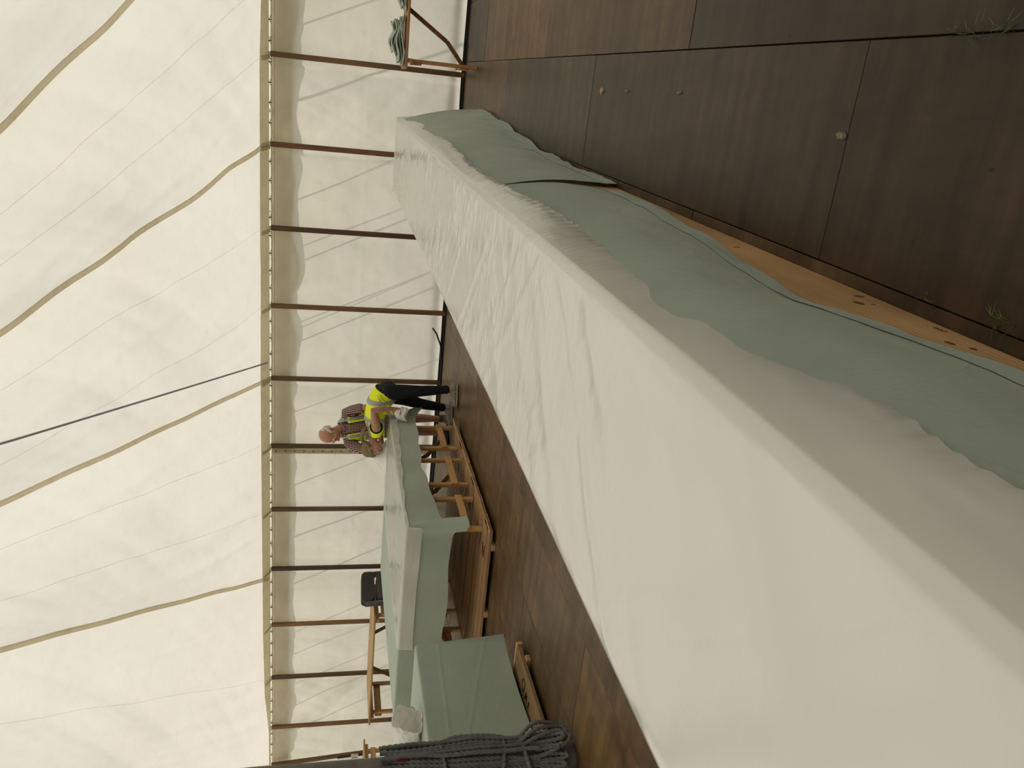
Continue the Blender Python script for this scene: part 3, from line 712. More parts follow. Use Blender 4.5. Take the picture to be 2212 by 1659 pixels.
M_SAGE = cloth_mat('sage_cotton', (.445, .52, .435))
def film_mat(name, color, alpha, rough=.22):
    t = NT(name); v = t.coords(jitter=False)
    vs = t.coords((5, 38, 5), jitter=False); h = t.noise(vs, 1.0, 4, .55, .6)
    n1 = t.bump(t.ramp(h, [(.42, (0, 0, 0)), (.60, (1, 1, 1))]), .30, .006)
    sx = t.n('ShaderNodeSeparateXYZ'); t.l(v, sx.inputs[0]); mr = t.n('ShaderNodeMapRange'); t.l(sx.outputs[1], mr.inputs[0])
    for i, q in enumerate((1.6, 3.6, .05, .32)): mr.inputs[i+1].default_value = q
    t.l(mr.outputs[0], n1.node.inputs['Strength'])
    p = t.principled(color, rough, n1, .5, **{'Coat Weight': .8, 'Coat Roughness': .2})
    tr = t.n('ShaderNodeBsdfTranslucent'); tr.inputs[0].default_value = (*color, 1)
    m0 = t.n('ShaderNodeMixShader'); m0.inputs[0].default_value = .10; t.l(p, m0.inputs[1]); t.l(tr.outputs[0], m0.inputs[2])
    tp = t.n('ShaderNodeBsdfTransparent'); m = t.n('ShaderNodeMixShader'); m.inputs[0].default_value = alpha
    t.l(tp.outputs[0], m.inputs[1]); t.l(m0.outputs[0], m.inputs[2])
    return t.done(m.outputs[0])
M_FILM = film_mat('milky_plastic', (.93, .925, .865), .92)
M_FILM2 = film_mat('milky_plastic_thin', (.82, .82, .76), .55)
M_PAPER = cloth_mat('white_paper', (.90, .88, .82), bump=.35, trans=.2)
def section(x0, x1, z, yv, lh, rh, ncl, nct, ncr, rnd=.018):
    """cross-section grid: left hem -> table top -> right hem. lh/rh: arrays (n,3) of hem points per row"""
    n = len(yv); P = []
    for k in range(ncl, 0, -1):
        f = k/ncl; e = np.stack([np.full(n, x0-.006), yv, np.full(n, z-.012)], 1); P.append(e+(lh-e)*f)
    for f in np.linspace(0, 1, nct):
        x = x0+(x1-x0)*f; ed = min(x-x0, x1-x)
        dz = 0 if ed > rnd else -(rnd-math.sqrt(max(0, rnd*rnd-(rnd-ed)**2)))
        P.append(np.stack([np.full(n, x), yv, np.full(n, z+dz)], 1))
    for k in range(1, ncr+1):
        f = k/ncr; e = np.stack([np.full(n, x1+.006), yv, np.full(n, z-.014)], 1); P.append(e+(rh-e)*f)
    return np.stack(P, 1)
# --- long table: sage cloths
def main_cloth(name, label, y0, y1, hemy, hemx, hemz, seed, near_flare=0.0, zoff=0.0):
    yv = np.arange(y0, y1+1e-6, .03); n = len(yv)
    lh = np.stack([np.full(n, MAIN_X0-.035)+.012*np.sin(yv*7), yv, np.full(n, .42)+.03*np.sin(yv*2.1)], 1)
    rh = np.stack([interp(yv, hemx), interp(yv, hemy), interp(yv, hemz)], 1)
    xs = np.concatenate([np.linspace(0, .02, 4), np.linspace(.05, .95, 14), np.linspace(.98, 1, 4)])
    P = section(MAIN_X0, MAIN_X1, MAIN_Z+zoff, yv, lh, rh, 8, 22, 34)
    nc = P.shape[1]; c0 = 8+22
    for k in range(c0, nc):
        f = (k-c0+1)/(nc-c0)
        rip = .010*np.sin(yv*4.2+seed+1.5*np.sin(yv*.9))*f**1.5+.022*(ridge(yv*1.1+f*.5, yv*0+f*.9, seed)-.55)*f+.010*fbm(yv*5, yv*0+f*5, seed+3)*f
        bul = .035*math.sin(math.pi*f)
        P[:, k, 0] += rip*(.35+.65*f)+bul
        P[:, k, 2] += .010*np.sin(yv*3.1+seed)*f
    if near_flare:
        fl = np.exp(-((yv-y0)/.22)**2)
        for k in range(c0, nc):
            f = (k-c0+1)/(nc-c0); P[:, k, 0] += near_flare*fl*math.sin(math.pi*min(1, f*.9+.05))*1.0+.004*fl*f
    o = link(name, gridmesh(name, P), M_SAGE, smooth=True)
    hemP = P[:, -6:].copy(); hemP[..., 0] += .003
    link('hem', gridmesh('hem', hemP), cloth_mat('sage_hem', (.47, .56, .48)), o, smooth=True)
    return tag(o, label, 'tablecloth', 'sage cloths on the long table')
main_cloth('tablecloth', 'sage green cloth hanging from the near half of the long white table', -1.25, 4.40,
           [(-2, -2), (6, 6)], [(-2, -.42), (3.9, -.42), (4.4, -.47)],
           [(-2, .17), (1.0, .18), (1.206, .207), (1.467, .278), (1.665, .300), (1.753, .320), (2.10, .268), (2.58, .200), (2.86, .215), (3.3, .17), (3.77, .11), (4.4, .01)], 1.0)
main_cloth('tablecloth', 'sage green cloth flaring to the floor at the far half of the long white table', 4.12, 10.16,
           [(4.1, 4.22), (5, 5.0), (6, 5.75), (8, 7.2), (10.2, 8.95)], [(4.1, -.445), (4.4, -.425), (5.2, -.41), (6.4, -.40), (7.4, -.33), (9, -.26), (10.2, -.24)],
           [(4.1, .02), (5, .03), (10.2, .03)], 4.0, near_flare=.006, zoff=.003)
# --- long table: milky plastic sheet
yv = np.concatenate([np.arange(-1.3, 2.4, .02), np.arange(2.4, 10.2, .0075)]); n = len(yv)
lh = np.stack([np.full(n, MAIN_X0-.028)+.006*np.sin(yv*9), yv, np.full(n, MAIN_Z-.13)+.012*np.sin(yv*3.3)], 1)
hz = interp(yv, [(-1.3, .60), (.83, .60), (1.04, .585), (1.4, .545), (1.89, .575), (2.55, .60), (3.2, .66), (3.69, .70), (4.4, .70), (5.5, .675), (7, .64), (10.2, .60)])
rh = np.stack([np.full(n, MAIN_X1+.045)+.010*np.sin(yv*2.3), yv, hz+.004*np.sin(yv*31+3*np.sin(yv*4))], 1)
P = section(MAIN_X0-.006, MAIN_X1+.006, MAIN_Z+.009, yv, lh, rh, 8, 64, 22)
X = P[..., 0]; Y = np.broadcast_to(yv[:, None], X.shape); c0, c1 = 8, 72
topm = np.zeros(X.shape); topm[:, c0:c1] = np.clip(np.minimum(X[:, c0:c1]-MAIN_X0, MAIN_X1-X[:, c0:c1])/.05, 0, 1)
farw = np.clip((Y-2.2)/1.6, 0, 1)
xw = X+.05*fbm(Y*1.2, X*2, 3)
fine = np.clip(ridge(Y*16+xw*3.0, xw*2.2+Y*.4, 21, 2)-.45, 0, 1)**1.3*.024*np.clip(vn(Y*1.3, X*3, 8)*2.2-.4, 0, 1)
mid = np.clip(ridge(Y*4.2+xw*4.5, xw*1.1+Y*.25, 41, 2)-.5, 0, 1)*.034
soft = (ridge(Y*1.9-xw*2.2, xw*.9+Y*.8, 61, 2)-.5)*.030
dz = farw*(fine+mid*.55)+(1-farw*.7)*(mid*.35+soft)+.0015*fbm(Y*6, X*6, 5)
P[..., 2] += topm*np.clip(dz, -.002, .05)
for k in range(c1, P.shape[1]):
    f = (k-c1+1)/(P.shape[1]-c1)
    P[:, k, 0] += .018*math.sin(math.pi*f*.8)+f**5*.004*np.sin(yv*95+9*vn(yv*5, yv*0, 8))*np.clip(vn(yv*7, yv*0, 3)*1.8-.3, 0, 1)+.014*f*fbm(yv*2.2, yv*0+f, 6)
sheet = link('plastic_sheet', gridmesh('plastic_sheet', P), M_FILM, smooth=True)
tag(sheet, 'wrinkled milky plastic sheet spread over the long white table', 'plastic sheet')
# far end flap of the sheet
u = np.linspace(0, 1, 24); pts = []
for f in np.linspace(0, 1, 10):
    x = MAIN_X0-.02+(MAIN_X1-MAIN_X0+.06)*u; pts.append(np.stack([x+.05*f*(u-.3), 10.18+.07*f+.015*np.sin(u*9)*f, MAIN_Z+.006-(.03+.26*u**.7)*f+.02*np.sin(u*7)*f], 1))
link('end_flap', gridmesh('end_flap', np.array(pts)), M_FILM2, sheet, smooth=True)
# --- draped cloth on a block of tables
def drape(x0, x1, y0, y1, z, hem, out, nx, ny, rows, disp, sides='nrfl', rnd=.014):
    V = []; F = []; ids = {}
    xs = np.linspace(x0, x1, nx); ys = np.linspace(y0, y1, ny)
    Xg, Yg = np.meshgrid(xs, ys); Z = z+disp(Xg, Yg)*np.clip(np.minimum(np.minimum(Xg-x0, x1-Xg), np.minimum(Yg-y0, y1-Yg))/.06, 0, 1)
    for j in range(ny):
        for i in range(nx): ids[i, j] = len(V); V.append((Xg[j, i], Yg[j, i], Z[j, i]))
    for j in range(ny-1):
        for i in range(nx-1): F.append((ids[i, j], ids[i+1, j], ids[i+1, j+1], ids[i, j+1]))
    per = []                                    # (vertex id, base, outward dir, side, u)
    def edge(side, seq, d):
        m = len(seq)-1
        for k, ij in enumerate(seq): per.append((ids[ij], d, side, k/m))
    def fan(ij, a0, a1, side, n=5):
        for k in range(1, n): a = math.radians(a0+(a1-a0)*k/n); per.append((ids[ij], (math.cos(a), math.sin(a)), side, k/n))
    edge('n', [(i, 0) for i in range(nx)], (0, -1)); fan((nx-1, 0), -90, 0, 'nr')
    edge('r', [(nx-1, j) for j in range(ny)], (1, 0)); fan((nx-1, ny-1), 0, 90, 'rf')
    edge('f', [(i, ny-1) for i in range(nx-1, -1, -1)], (0, 1)); fan((0, ny-1), 90, 180, 'fl')
    edge('l', [(0, j) for j in range(ny-1, -1, -1)], (-1, 0)); fan((0, 0), 180, 270, 'ln')
    ring0 = [p[0] for p in per]; prev = ring0; L = len(per)
    for r in range(1, rows+1):
        ring = []
        for (vid, d, side, uu) in per:
            b = V[vid]; hz_ = hem(side, uu)
            if r <= 3:
                a = math.pi/2*r/3; o = rnd*math.sin(a); zz = z-rnd*(1-math.cos(a))
            else:
                t = (r-3)/(rows-3); o = rnd+out(side, uu, t); zz = (z-rnd)+(hz_-(z-rnd))*t
            ring.append(len(V)); V.append((b[0]+d[0]*o, b[1]+d[1]*o, zz))
        for k in range(L):
            k2 = (k+1) % L
            if prev[k] == prev[k2]: F.append((prev[k], ring[k2], ring[k])) if False else F.append((prev[k], ring[k], ring[k2]))
            else: F.append((prev[k], ring[k], ring[k2], prev[k2]))
        prev = ring
    return V, F
def b_hem(side, u):
    if side == 'n': return .375+.012*math.sin(u*17)+(.0)
    if side == 'nr': return .30-.06*math.sin(math.pi*u)
    if side == 'r': return .35+interp(u, [(0, -.02), (.016, .08), (.05, .115), (.10, .13), (.45, .19), (.75, .16), (.95, .15), (1, .10)])+.008*math.sin(u*31)
    if side == 'rf': return .42-.10*math.sin(math.pi*u)
    return .45+.02*math.sin(u*20)
def b_out(side, u, t):
    base = {'n': .010, 'r': .012, 'f': .02, 'l': .02}.get(side, .02+.10*t)
    ear = (.07*t*math.exp(-((1-u)/.022)**2) if side == 'n' else 0)+(.07*t*math.exp(-(u/.018)**2) if side == 'r' else 0)
    return base*t+.012*t*math.sin(u*23+side.__len__())+.022*t*float(ridge(np.array(u*7.), np.array(t*.8), 13 if side == 'n' else 17))*.6+ear
V, F = drape(BX0, BX1, BY0, BY1, BZ, b_hem, b_out, 90, 100, 26, lambda x, y: .003*ridge(x*2.1, y*2.1, 5)+.002*fbm(x*6, y*6, 3))
o = link('tablecloth', pymesh('tablecloth', V, F), M_SAGE, smooth=True)
tag(o, 'sage green cloth draped over the block of tables beside the two people', 'tablecloth')
def l_hem(side, u): return .085+.01*math.sin(u*9)
def l_out(side, u, t): return .0035*math.exp(-((t-.14-.10*u)/.010)**2)+.003*math.exp(-((t-.55-.9*(u-.75))/.012)**2)*(u > .5)+.012*t+.016*t*math.sin(u*7)+.018*t*float(ridge(np.array(u*3.), np.array(t*1.2), 7))*.5+(.03*t if len(side) == 2 else 0)
V, F = drape(-4.99, -4.145, 3.0, 5.12, .80, l_hem, l_out, 30, 90, 64, lambda x, y: .003*ridge(x*2, y*2, 9))
o = link('tablecloth', pymesh('tablecloth', V, F), M_SAGE, smooth=True)
tag(o, 'sage green cloth reaching almost to the floor on the left table, pole in front', 'tablecloth')
# --- plastic on the back block: over the right part, hanging over the near and right edges
ny = 200; nx = 70
yv = np.linspace(BY0, BY1+.05, ny); rows_ = []
xl = interp(yv, [(6.3, -5.12), (6.7, -5.10), (7.4, -5.07), (8.3, -5.0), (9.1, -4.75)])+.03*fbm(yv*3, yv*0, 3)
Pp = []
for k in range(nx):
    f = k/(nx-1); x = xl+(BX1+.004-xl)*f
    dzz = np.clip(ridge(yv*3+x*6, x*9+yv*.6, 3, 2)-.45, 0, 1)*.014*np.clip(f*6, 0, 1)*np.clip((1-f)*8, 0, 1)
    Pp.append(np.stack([x, yv, BZ+.009+dzz*1.0], 1))
dropr = interp(yv, [(6.3, .025), (6.8, .03), (7.6, .06), (8.4, .085), (9.1, .10)])
for k in range(1, 9):
    f = k/8; Pp.append(np.stack([np.full(ny, BX1+.018+.012*f)+.004*np.sin(yv*30)*f, yv, BZ+.004-(dropr+.008*np.sin(yv*13))*f], 1))
Pp = np.stack(Pp, 1)
# near-edge hang
hang = []
for k in range(12, 0, -1):
    f = k/12; r0 = Pp[0].copy(); r0[:, 1] = BY0-.026-.016*f+.006*np.sin(r0[:, 0]*11)*f; r0[:, 2] = np.minimum(r0[:, 2], BZ+.004)-(.145*f+.01*np.sin(r0[:, 0]*3)*f)*np.concatenate([np.ones(nx), np.linspace(.9, 0, 8)])
    hang.append(r0)
Pp = np.concatenate([np.array(hang), Pp], 0)
o = link('plastic_sheet', gridmesh('plastic_sheet', Pp), film_mat('milky_plastic_back', (.82, .81, .75), .66), smooth=True)
tag(o, 'milky plastic sheet being smoothed over the sage cloth block by the two people', 'plastic sheet')
# lifted crumple of the sheet behind the bending head
u, v = np.meshgrid(np.linspace(0, 1, 30), np.linspace(0, 1, 22))
Pq = np.stack([-4.55+.42*u, 8.75+.20*v+.02*np.sin(u*9), BZ+.012+.16*np.sin(math.pi*u)**1.2*(v*(1.15-v))*2.6*(.7+.4*ridge(u*4, v*3, 8))], -1)
link('lifted_fold', gridmesh('lifted_fold', Pq), M_FILM, o, smooth=True)
# --- white paper sack lying on the left table
sack = thing('paper_sack', 'crumpled white paper sack lying open on the left sage cloth', 'sack', (-4.46, 4.48, .803))
L = .50; ns, na = 34, 40; s = np.linspace(0, 1, ns)[:, None]; a = np.linspace(0, 2*np.pi, na, endpoint=False)[None, :]
s, a = np.broadcast_arrays(s, a)
wid = interp(s[:, 0], [(0, .075), (.15, .10), (.5, .115), (.8, .10), (1, .105)])[:, None]
hei = interp(s[:, 0], [(0, .045), (.2, .07), (.5, .085), (.75, .075), (1, .098)])[:, None]
cr = (ridge(a*1.6+s*2, s*4, 3)-.55)*.060+(ridge(s*7, a*1.1, 9)-.55)*.040
ca = np.sign(np.cos(a))*np.abs(np.cos(a))**.8; sa = np.sign(np.sin(a))*np.abs(np.sin(a))**.8
lx = (s-.5)*L+.03*np.sin(a*3)*(s > .97); ly = ca*(wid+cr); lz = hei*1.03+sa*(hei+cr*.7); lz = np.maximum(lz, .002)
d = Vector((.97, -.10, 0)).normalized(); e = Vector((-d.y, d.x, 0))
Ps = np.stack([lx*d.x+ly*e.x, lx*d.y+ly*e.y, lz], -1)
cap = Ps[0].mean(0); Ps2 = np.concatenate([(Ps[0]*.15+cap*.85)[None], (Ps[0]*.6+cap*.4)[None], Ps], 0)
link('paper', gridmesh('paper', Ps2, True), M_PAPER, sack, smooth=True)
# --- folded sage cloths heaped on the bench
M_FOLD = M_SAGE
def fold_layer(w, d, h, seed):
    s = np.linspace(0, 1, 44)[:, None]; a = np.linspace(0, 2*np.pi, 26, endpoint=False)[None, :]; s, a = np.broadcast_arrays(s, a)
    endf = np.clip(np.sin(np.pi*np.clip(s, .012, .988))*6, 0, 1)**.5
    x = (s-.5)*w+.012*fbm(a*1.5, s*3, seed); ca = np.sign(np.cos(a))*np.abs(np.cos(a))**.5; sa = np.sign(np.sin(a))*np.abs(np.sin(a))**.9
    y = ca*(d/2)*(.86+.14*endf)+.016*fbm(s*6, a*.6, seed+2); z = h/2+sa*h/2*endf+.014*fbm(s*4, ca*2, seed+4)+.018*np.sin(s*7+seed)
    return gridmesh('folded_layer', np.stack([x, y, z], -1), True)
pile = thing('cloth_pile', 'heap of folded sage green cloths on the left end of the bench', 'cloth', (.36, 9.52, .815))
zz = .0
for k, (w, d, h, x, rz) in enumerate([(.50, .34, .030, 0, .05), (.47, .33, .028, .01, -.08), (.44, .32, .026, .0, .1), (.36, .30, .024, .03, -.12), (.32, .27, .022, .04, .06), (.24, .24, .018, .06, -.1)]):
    link('folded_layer', fold_layer(w, d, h, 3+k*7), M_FOLD, pile, True, loc=(x, (k % 2-.5)*.02, zz+.001), rot=(0, math.radians(-2+k), rz)); zz += h*.92
pile2 = thing('cloth_pile', 'flatter sage green cloth bundle at the right edge of the bench', 'cloth', (.86, 9.50, .815))
zz = 0
for k, (w, d, h, x, rz) in enumerate([(.40, .30, .026, 0, -.05), (.36, .28, .024, .01, .08), (.30, .26, .02, .02, -.06)]):
    link('folded_layer', fold_layer(w, d, h, 43+k*7), M_FOLD, pile2, True, loc=(x, 0, zz+.001), rot=(0, 0, rz)); zz += h*.92
# ================================================================ litter and grass blades
M_CHIP = plain('wood_chip', (.40, .25, .15), .7, var=.3, scale=40); M_CHIP2 = plain('grey_chip', (.22, .18, .13), .8, var=.4, scale=60)
for i, (x, y, sx, sy, lab) in enumerate([(.04, 4.76, .020, .030, 'pale orange bark chip on the floor beside a panel joint'), (.05, 4.32, .008, .022, 'small grey splinter on the floor behind the bark chip'), (.06, 3.61, .007, .028, 'grey wood splinter on the open floor between the two chips'), (-.03, 2.30, .013, .026, 'brown bark flake on the floor joint nearest the viewer')]):
    q = random.Random(i); n = 9; V = []; 
    for z, sc in ((.001, 1.0), (.006, .92)):
        for k in range(n):
            a = 2*math.pi*k/n; r = .7+.5*q.random() if z < .002 else .6+.4*q.random(); V.append((x+sx*r*math.cos(a)*sc, y+sy*r*math.sin(a)*sc, z+.003*q.random()*(z > .002)))
    F = [(k, (k+1) % n, n+(k+1) % n, n+k) for k in range(n)]+[tuple(range(n, 2*n)), tuple(range(n))[::-1]]
    me = pymesh('wood_chip', V, F); o = link('wood_chip', me, M_CHIP if i in (0,) else M_CHIP2); o.color = (1, 1, 1, 1); tag(o, lab, 'wood chip', 'bits of wood on the floor')
M_BLADE = plain('grass_blade', (.10, .14, .035), .6, var=.3)
for i, (x, y, nb, lab) in enumerate([(.24, 1.83, 26, 'longer grass tuft poking through the floor joint at the right'), (-.385, 1.50, 14, 'small grass tuft in the joint beside the pine plank'), (-.40, 1.76, 7, 'few grass blades in the joint beside the pine plank, a step farther'), (-3.66, 5.9, 12, 'dry grass tuft in the floor joint by the sage cloth block')]):
    q = random.Random(40+i); mb = MB()
    for k in range(nb):
        px = x+(q.random()-.5)*.012; py = y+(q.random()-.5)*(.22 if nb > 20 else .07); a = q.random()*6.28; l = .02+.035*q.random()
        p0 = Vector((px, py, -.012)); p1 = p0+Vector((math.cos(a)*l*.4, math.sin(a)*l*.4, .012+l*.3)); p2 = p0+Vector((math.cos(a)*l, math.sin(a)*l, .012+l*.22))
        mb.tube([p0, p1, p2], [.0012, .001, .0003], 3)
    o = mb.build('grass_tuft', M_BLADE); tag(o, lab, 'grass', 'grass in the floor joints')
# ================================================================ people
def vv(*a): return Vector(a)
def limb(mb, chain, n=16):
    """tapered tube with rounded ends; chain items (p, r) or (p, rx, ry, xdir)"""
    pts = [Vector(c[0]) for c in chain]; V = []; F = []
    def axes(i, prev):
        t = (pts[min(i+1, len(pts)-1)]-pts[max(i-1, 0)]).normalized()
        c = chain[i]
        if len(c) > 3: x = Vector(c[3]); x = (x-t*x.dot(t)).normalized()
        elif prev is not None: x = (prev-t*prev.dot(t)).normalized()
        else:
            a = Vector((0, 0, 1)) if abs(t.z) < .9 else Vector((1, 0, 0)); x = t.cross(a).normalized()
        return t, x, t.cross(x)
    rings = []; prev = None
    for i, c in enumerate(chain):
        t, x, y = axes(i, prev); prev = x; rx = c[1]; ry = c[2] if len(c) > 2 else c[1]; m = min(rx, ry)
        if i == 0:
            for a in (75, 50, 25): a = math.radians(a); rings.append((pts[0]-t*m*math.sin(a), x, y, rx*math.cos(a), ry*math.cos(a)))
        rings.append((pts[i], x, y, rx, ry))
        if i == len(chain)-1:
            for a in (25, 50, 75): a = math.radians(a); rings.append((pts[-1]+t*m*math.sin(a), x, y, rx*math.cos(a), ry*math.cos(a)))
    for p, x, y, rx, ry in rings:
        for k in range(n): an = 2*math.pi*k/n; V.append(p+x*rx*math.cos(an)+y*ry*math.sin(an))
    for i in range(len(rings)-1):
        for k in range(n): F.append((i*n+k, i*n+(k+1) % n, (i+1)*n+(k+1) % n, (i+1)*n+k))
    F.append(tuple(range(n))[::-1]); F.append(tuple((len(rings)-1)*n+k for k in range(n)))
    mb.add(V, F)
def ball(mb, c, rx, ry, rz, fx=(1, 0, 0), fy=(0, 1, 0), n=16):
    fx = Vector(fx); fy = Vector(fy); fz = fx.cross(fy); V = []; F = []
    m = n//2
    for i in range(m+1):
        a = math.pi*(i+.02)/(m+.04)
        for k in range(n):
            b = 2*math.pi*k/n; V.append(Vector(c)+fx*rx*math.sin(a)*math.cos(b)+fy*ry*math.sin(a)*math.sin(b)+fz*rz*math.cos(a))
    for i in range(m):
        for k in range(n): F.append((i*n+k, (i+1)*n+k, (i+1)*n+(k+1) % n, i*n+(k+1) % n))
    F.append(tuple(range(n))); F.append(tuple(m*n+k for k in range(n))[::-1])
    mb.add(V, F)
def fuse(mb, name, voxel, smooth=5, disp=None):
    """union of the closed pieces as one continuous surface"""
    me = mb.mesh('tmp'); bm = bmesh.new(); bm.from_mesh(me); bmesh.ops.recalc_face_normals(bm, faces=bm.faces); bm.to_mesh(me); bm.free()
    o = bpy.data.objects.new('tmp', me); COL.objects.link(o)
    r = o.modifiers.new('r', 'REMESH'); r.mode = 'VOXEL'; r.voxel_size = voxel
    s = o.modifiers.new('s', 'SMOOTH'); s.factor = .5; s.iterations = smooth
    dg = bpy.context.evaluated_depsgraph_get(); ev = o.evaluated_get(dg)
    out = bpy.data.meshes.new_from_object(ev); out.name = name
    bpy.data.objects.remove(o); bpy.data.meshes.remove(me); out.materials.clear()
    return out
def subset(me, name, keep, offset=0.0):
    """faces of me whose centre satisfies keep(p, n), pushed out by offset"""
    bm = bmesh.new(); bm.from_mesh(me); bm.normal_update()
    dele = [f for f in bm.faces if not keep(f.calc_center_median(), f.normal)]
    nr = {v.index: v.normal.copy() for v in bm.verts}
    if offset:
        bm.verts.ensure_lookup_table()
        for v in bm.verts: v.co += nr[v.index]*offset
    bmesh.ops.delete(bm, geom=dele, context='FACES')
    m2 = bpy.data.meshes.new(name); bm.to_mesh(m2); bm.free(); m2.materials.clear(); return m2
def hand(mb, wrist, d, side, curl=.5, s=1.0, r=.0085):
    """d: direction of the palm, side: towards the thumb; palm + four fingers + thumb"""
    d = Vector(d).normalized(); side = Vector(side); side = (side-d*side.dot(d)).normalized(); nrm = d.cross(side)  # palm normal side
    W_ = Vector(wrist); 
    limb(mb, [(W_, .026*s, .018*s, side), (W_+d*.045*s, .036*s, .016*s, side), (W_+d*.085*s, .038*s, .013*s, side)], 14)
    for k, (o, l) in enumerate(((.030, .070), (.010, .080), (-.011, .074), (-.031, .058))):
        b = W_+d*.085*s+side*o*s; c = curl*(1+.12*k)
        p1 = b+(d*math.cos(c*.5)-nrm*math.sin(c*.5))*l*.45*s
        p2 = p1+(d*math.cos(c*1.3)-nrm*math.sin(c*1.3))*l*.32*s
        p3 = p2+(d*math.cos(c*2)-nrm*math.sin(c*2))*l*.25*s
        limb(mb, [(b-d*.015*s, r*1.05*s), (p1, r*s), (p2, r*.92*s), (p3, r*.8*s)], 10)
    b = W_+d*.022*s+side*.026*s
    p1 = b+(side*.75+d*.6-nrm*.25).normalized()*.034*s; p2 = p1+(d*.9+side*.3-nrm*.35).normalized()*.030*s; p3 = p2+(d*.95-nrm*.35).normalized()*.022*s
    limb(mb, [(b-side*.01*s, .014*s), (p1, .0115*s), (p2, .010*s), (p3, .008*s)], 10)
def head(mb, c, f, u, s=1.0, female=False):
    """skull, jaw, brow, nose, cheeks and ears; f = where the face looks, u = crown"""
    c = Vector(c); f = Vector(f).normalized(); u = Vector(u); u = (u-f*u.dot(f)).normalized(); sd = f.cross(u)
    ball(mb, c+u*.018*s-f*.012*s, .078*s, .098*s, .098*s, sd, f, 20)
    ball(mb, c-u*.030*s+f*.030*s, .064*s, .066*s, .080*s, sd, f, 18)
    limb(mb, [(c-u*.070*s+f*.030*s, .050*s), (c-u*.098*s+f*.066*s, .026*s)], 14)
    limb(mb, [(c+u*.018*s+f*.088*s-sd*.035*s, .013*s), (c+u*.020*s+f*.096*s, .012*s), (c+u*.018*s+f*.088*s+sd*.035*s, .013*s)], 10)
    limb(mb, [(c+u*.004*s+f*.096*s, .009*s), (c-u*.030*s+f*.118*s, .0135*s)], 10)
    limb(mb, [(c-u*.058*s+f*.088*s-sd*.020*s, .010*s), (c-u*.056*s+f*.098*s, .011*s), (c-u*.058*s+f*.088*s+sd*.020*s, .010*s)], 10)
    for q in (-1, 1):
        ball(mb, c-u*.022*s+f*.062*s+sd*q*.040*s, .024*s, .024*s, .026*s, sd, f, 12)
        limb(mb, [(c-u*.030*s-f*.008*s+sd*q*.078*s, .012*s), (c+u*.005*s-f*.016*s+sd*q*.086*s, .016*s, .008*s, f), (c+u*.022*s-f*.016*s+sd*q*.084*s, .011*s, .007*s, f)], 10)
    return sd
def face_parts(parent, c, f, u, s, lipcol):
    c = Vector(c); f = Vector(f).normalized(); u = Vector(u); u = (u-f*u.dot(f)).normalized(); sd = f.cross(u)
    for q in (-1, 1):
        e = MB(); ball(e, c+u*.000*s+f*.086*s+sd*q*.032*s, .0115*s, .0115*s, .0115*s, sd, f, 12); e.build('eye', plain('eye_white', (.7, .68, .64), .2), parent, True)
        e = MB(); ball(e, c+u*.000*s+f*.0945*s+sd*q*.032*s, .0055*s, .004*s, .0055*s, sd, f, 10); e.build('iris', plain('iris_grey', (.06, .07, .08), .2), parent, True)
    e = MB(); limb(e, [(c-u*.058*s+f*.094*s-sd*.020*s, .004*s), (c-u*.056*s+f*.104*s, .0062*s), (c-u*.058*s+f*.094*s+sd*.020*s, .004*s)], 8); e.build('lips', lipcol, parent, True)
def skin(name, col):
    t = NT(name); v = t.coords(jitter=False)
    c = t.ramp(t.noise(v, 9, 4), [(.3, (col[0]*.92, col[1]*.82, col[2]*.80)), (.7, col)])
    return t.done(t.principled(c, .5, None, .35, **{'Subsurface Weight': .12, 'Subsurface Radius': (.02, .008, .004), 'Subsurface Scale': .5}))
M_HIVIS = plain('hi_vis_yellow', (.80, .88, .012), .6, var=.06)
M_HIVIS_E = M_HIVIS
M_REFL = plain('reflective_grey', (.33, .33, .33), .35, var=.05, spec=.6)
M_TRIM = plain('black_trim', (.012, .012, .014), .7)
M_WHAIR = plain('white_hair', (.62, .58, .50), .8, var=.15, scale=60, bump=.8, bscale=150)
M_BHAIR = plain('brown_hair', (.20, .145, .075), .6, var=.35, scale=50, bump=.8, bscale=140)
M_SKIN_M = skin('skin_ruddy', (.50, .265, .19)); M_SKIN_W = skin('skin_tan', (.42, .235, .155))
def gingham(name):
    t = NT(name); tc = t.n('ShaderNodeTexCoord'); sx = t.n('ShaderNodeSeparateXYZ'); t.l(tc.outputs['Object'], sx.inputs[0])
    ad = t.n('ShaderNodeMath', operation='ADD'); t.l(sx.outputs[0], ad.inputs[0]); t.l(sx.outputs[1], ad.inputs[1])
    def stripes(sock, fr):
        m = t.n('ShaderNodeMath', operation='MULTIPLY'); m.inputs[1].default_value = fr; t.l(sock, m.inputs[0])
        s_ = t.n('ShaderNodeMath', operation='SINE'); t.l(m.outputs[0], s_.inputs[0])
        g = t.n('ShaderNodeMath', operation='GREATER_THAN'); g.inputs[1].default_value = 0.0; t.l(s_.outputs[0], g.inputs[0]); return g.outputs[0]
    a = stripes(ad.outputs[0], 230.0); b = stripes(sx.outputs[2], 330.0)
    c1 = t.mix((.62, .55, .52), (.16, .05, .055), a, 'MIX'); c2 = t.mix((1, 1, 1), (.30, .18, .20), b, 'MIX')
    return t.done(t.principled(t.mix(c1, c2, 1.0), .8, None, .2))
M_SHIRT = gingham('gingham_cotton')
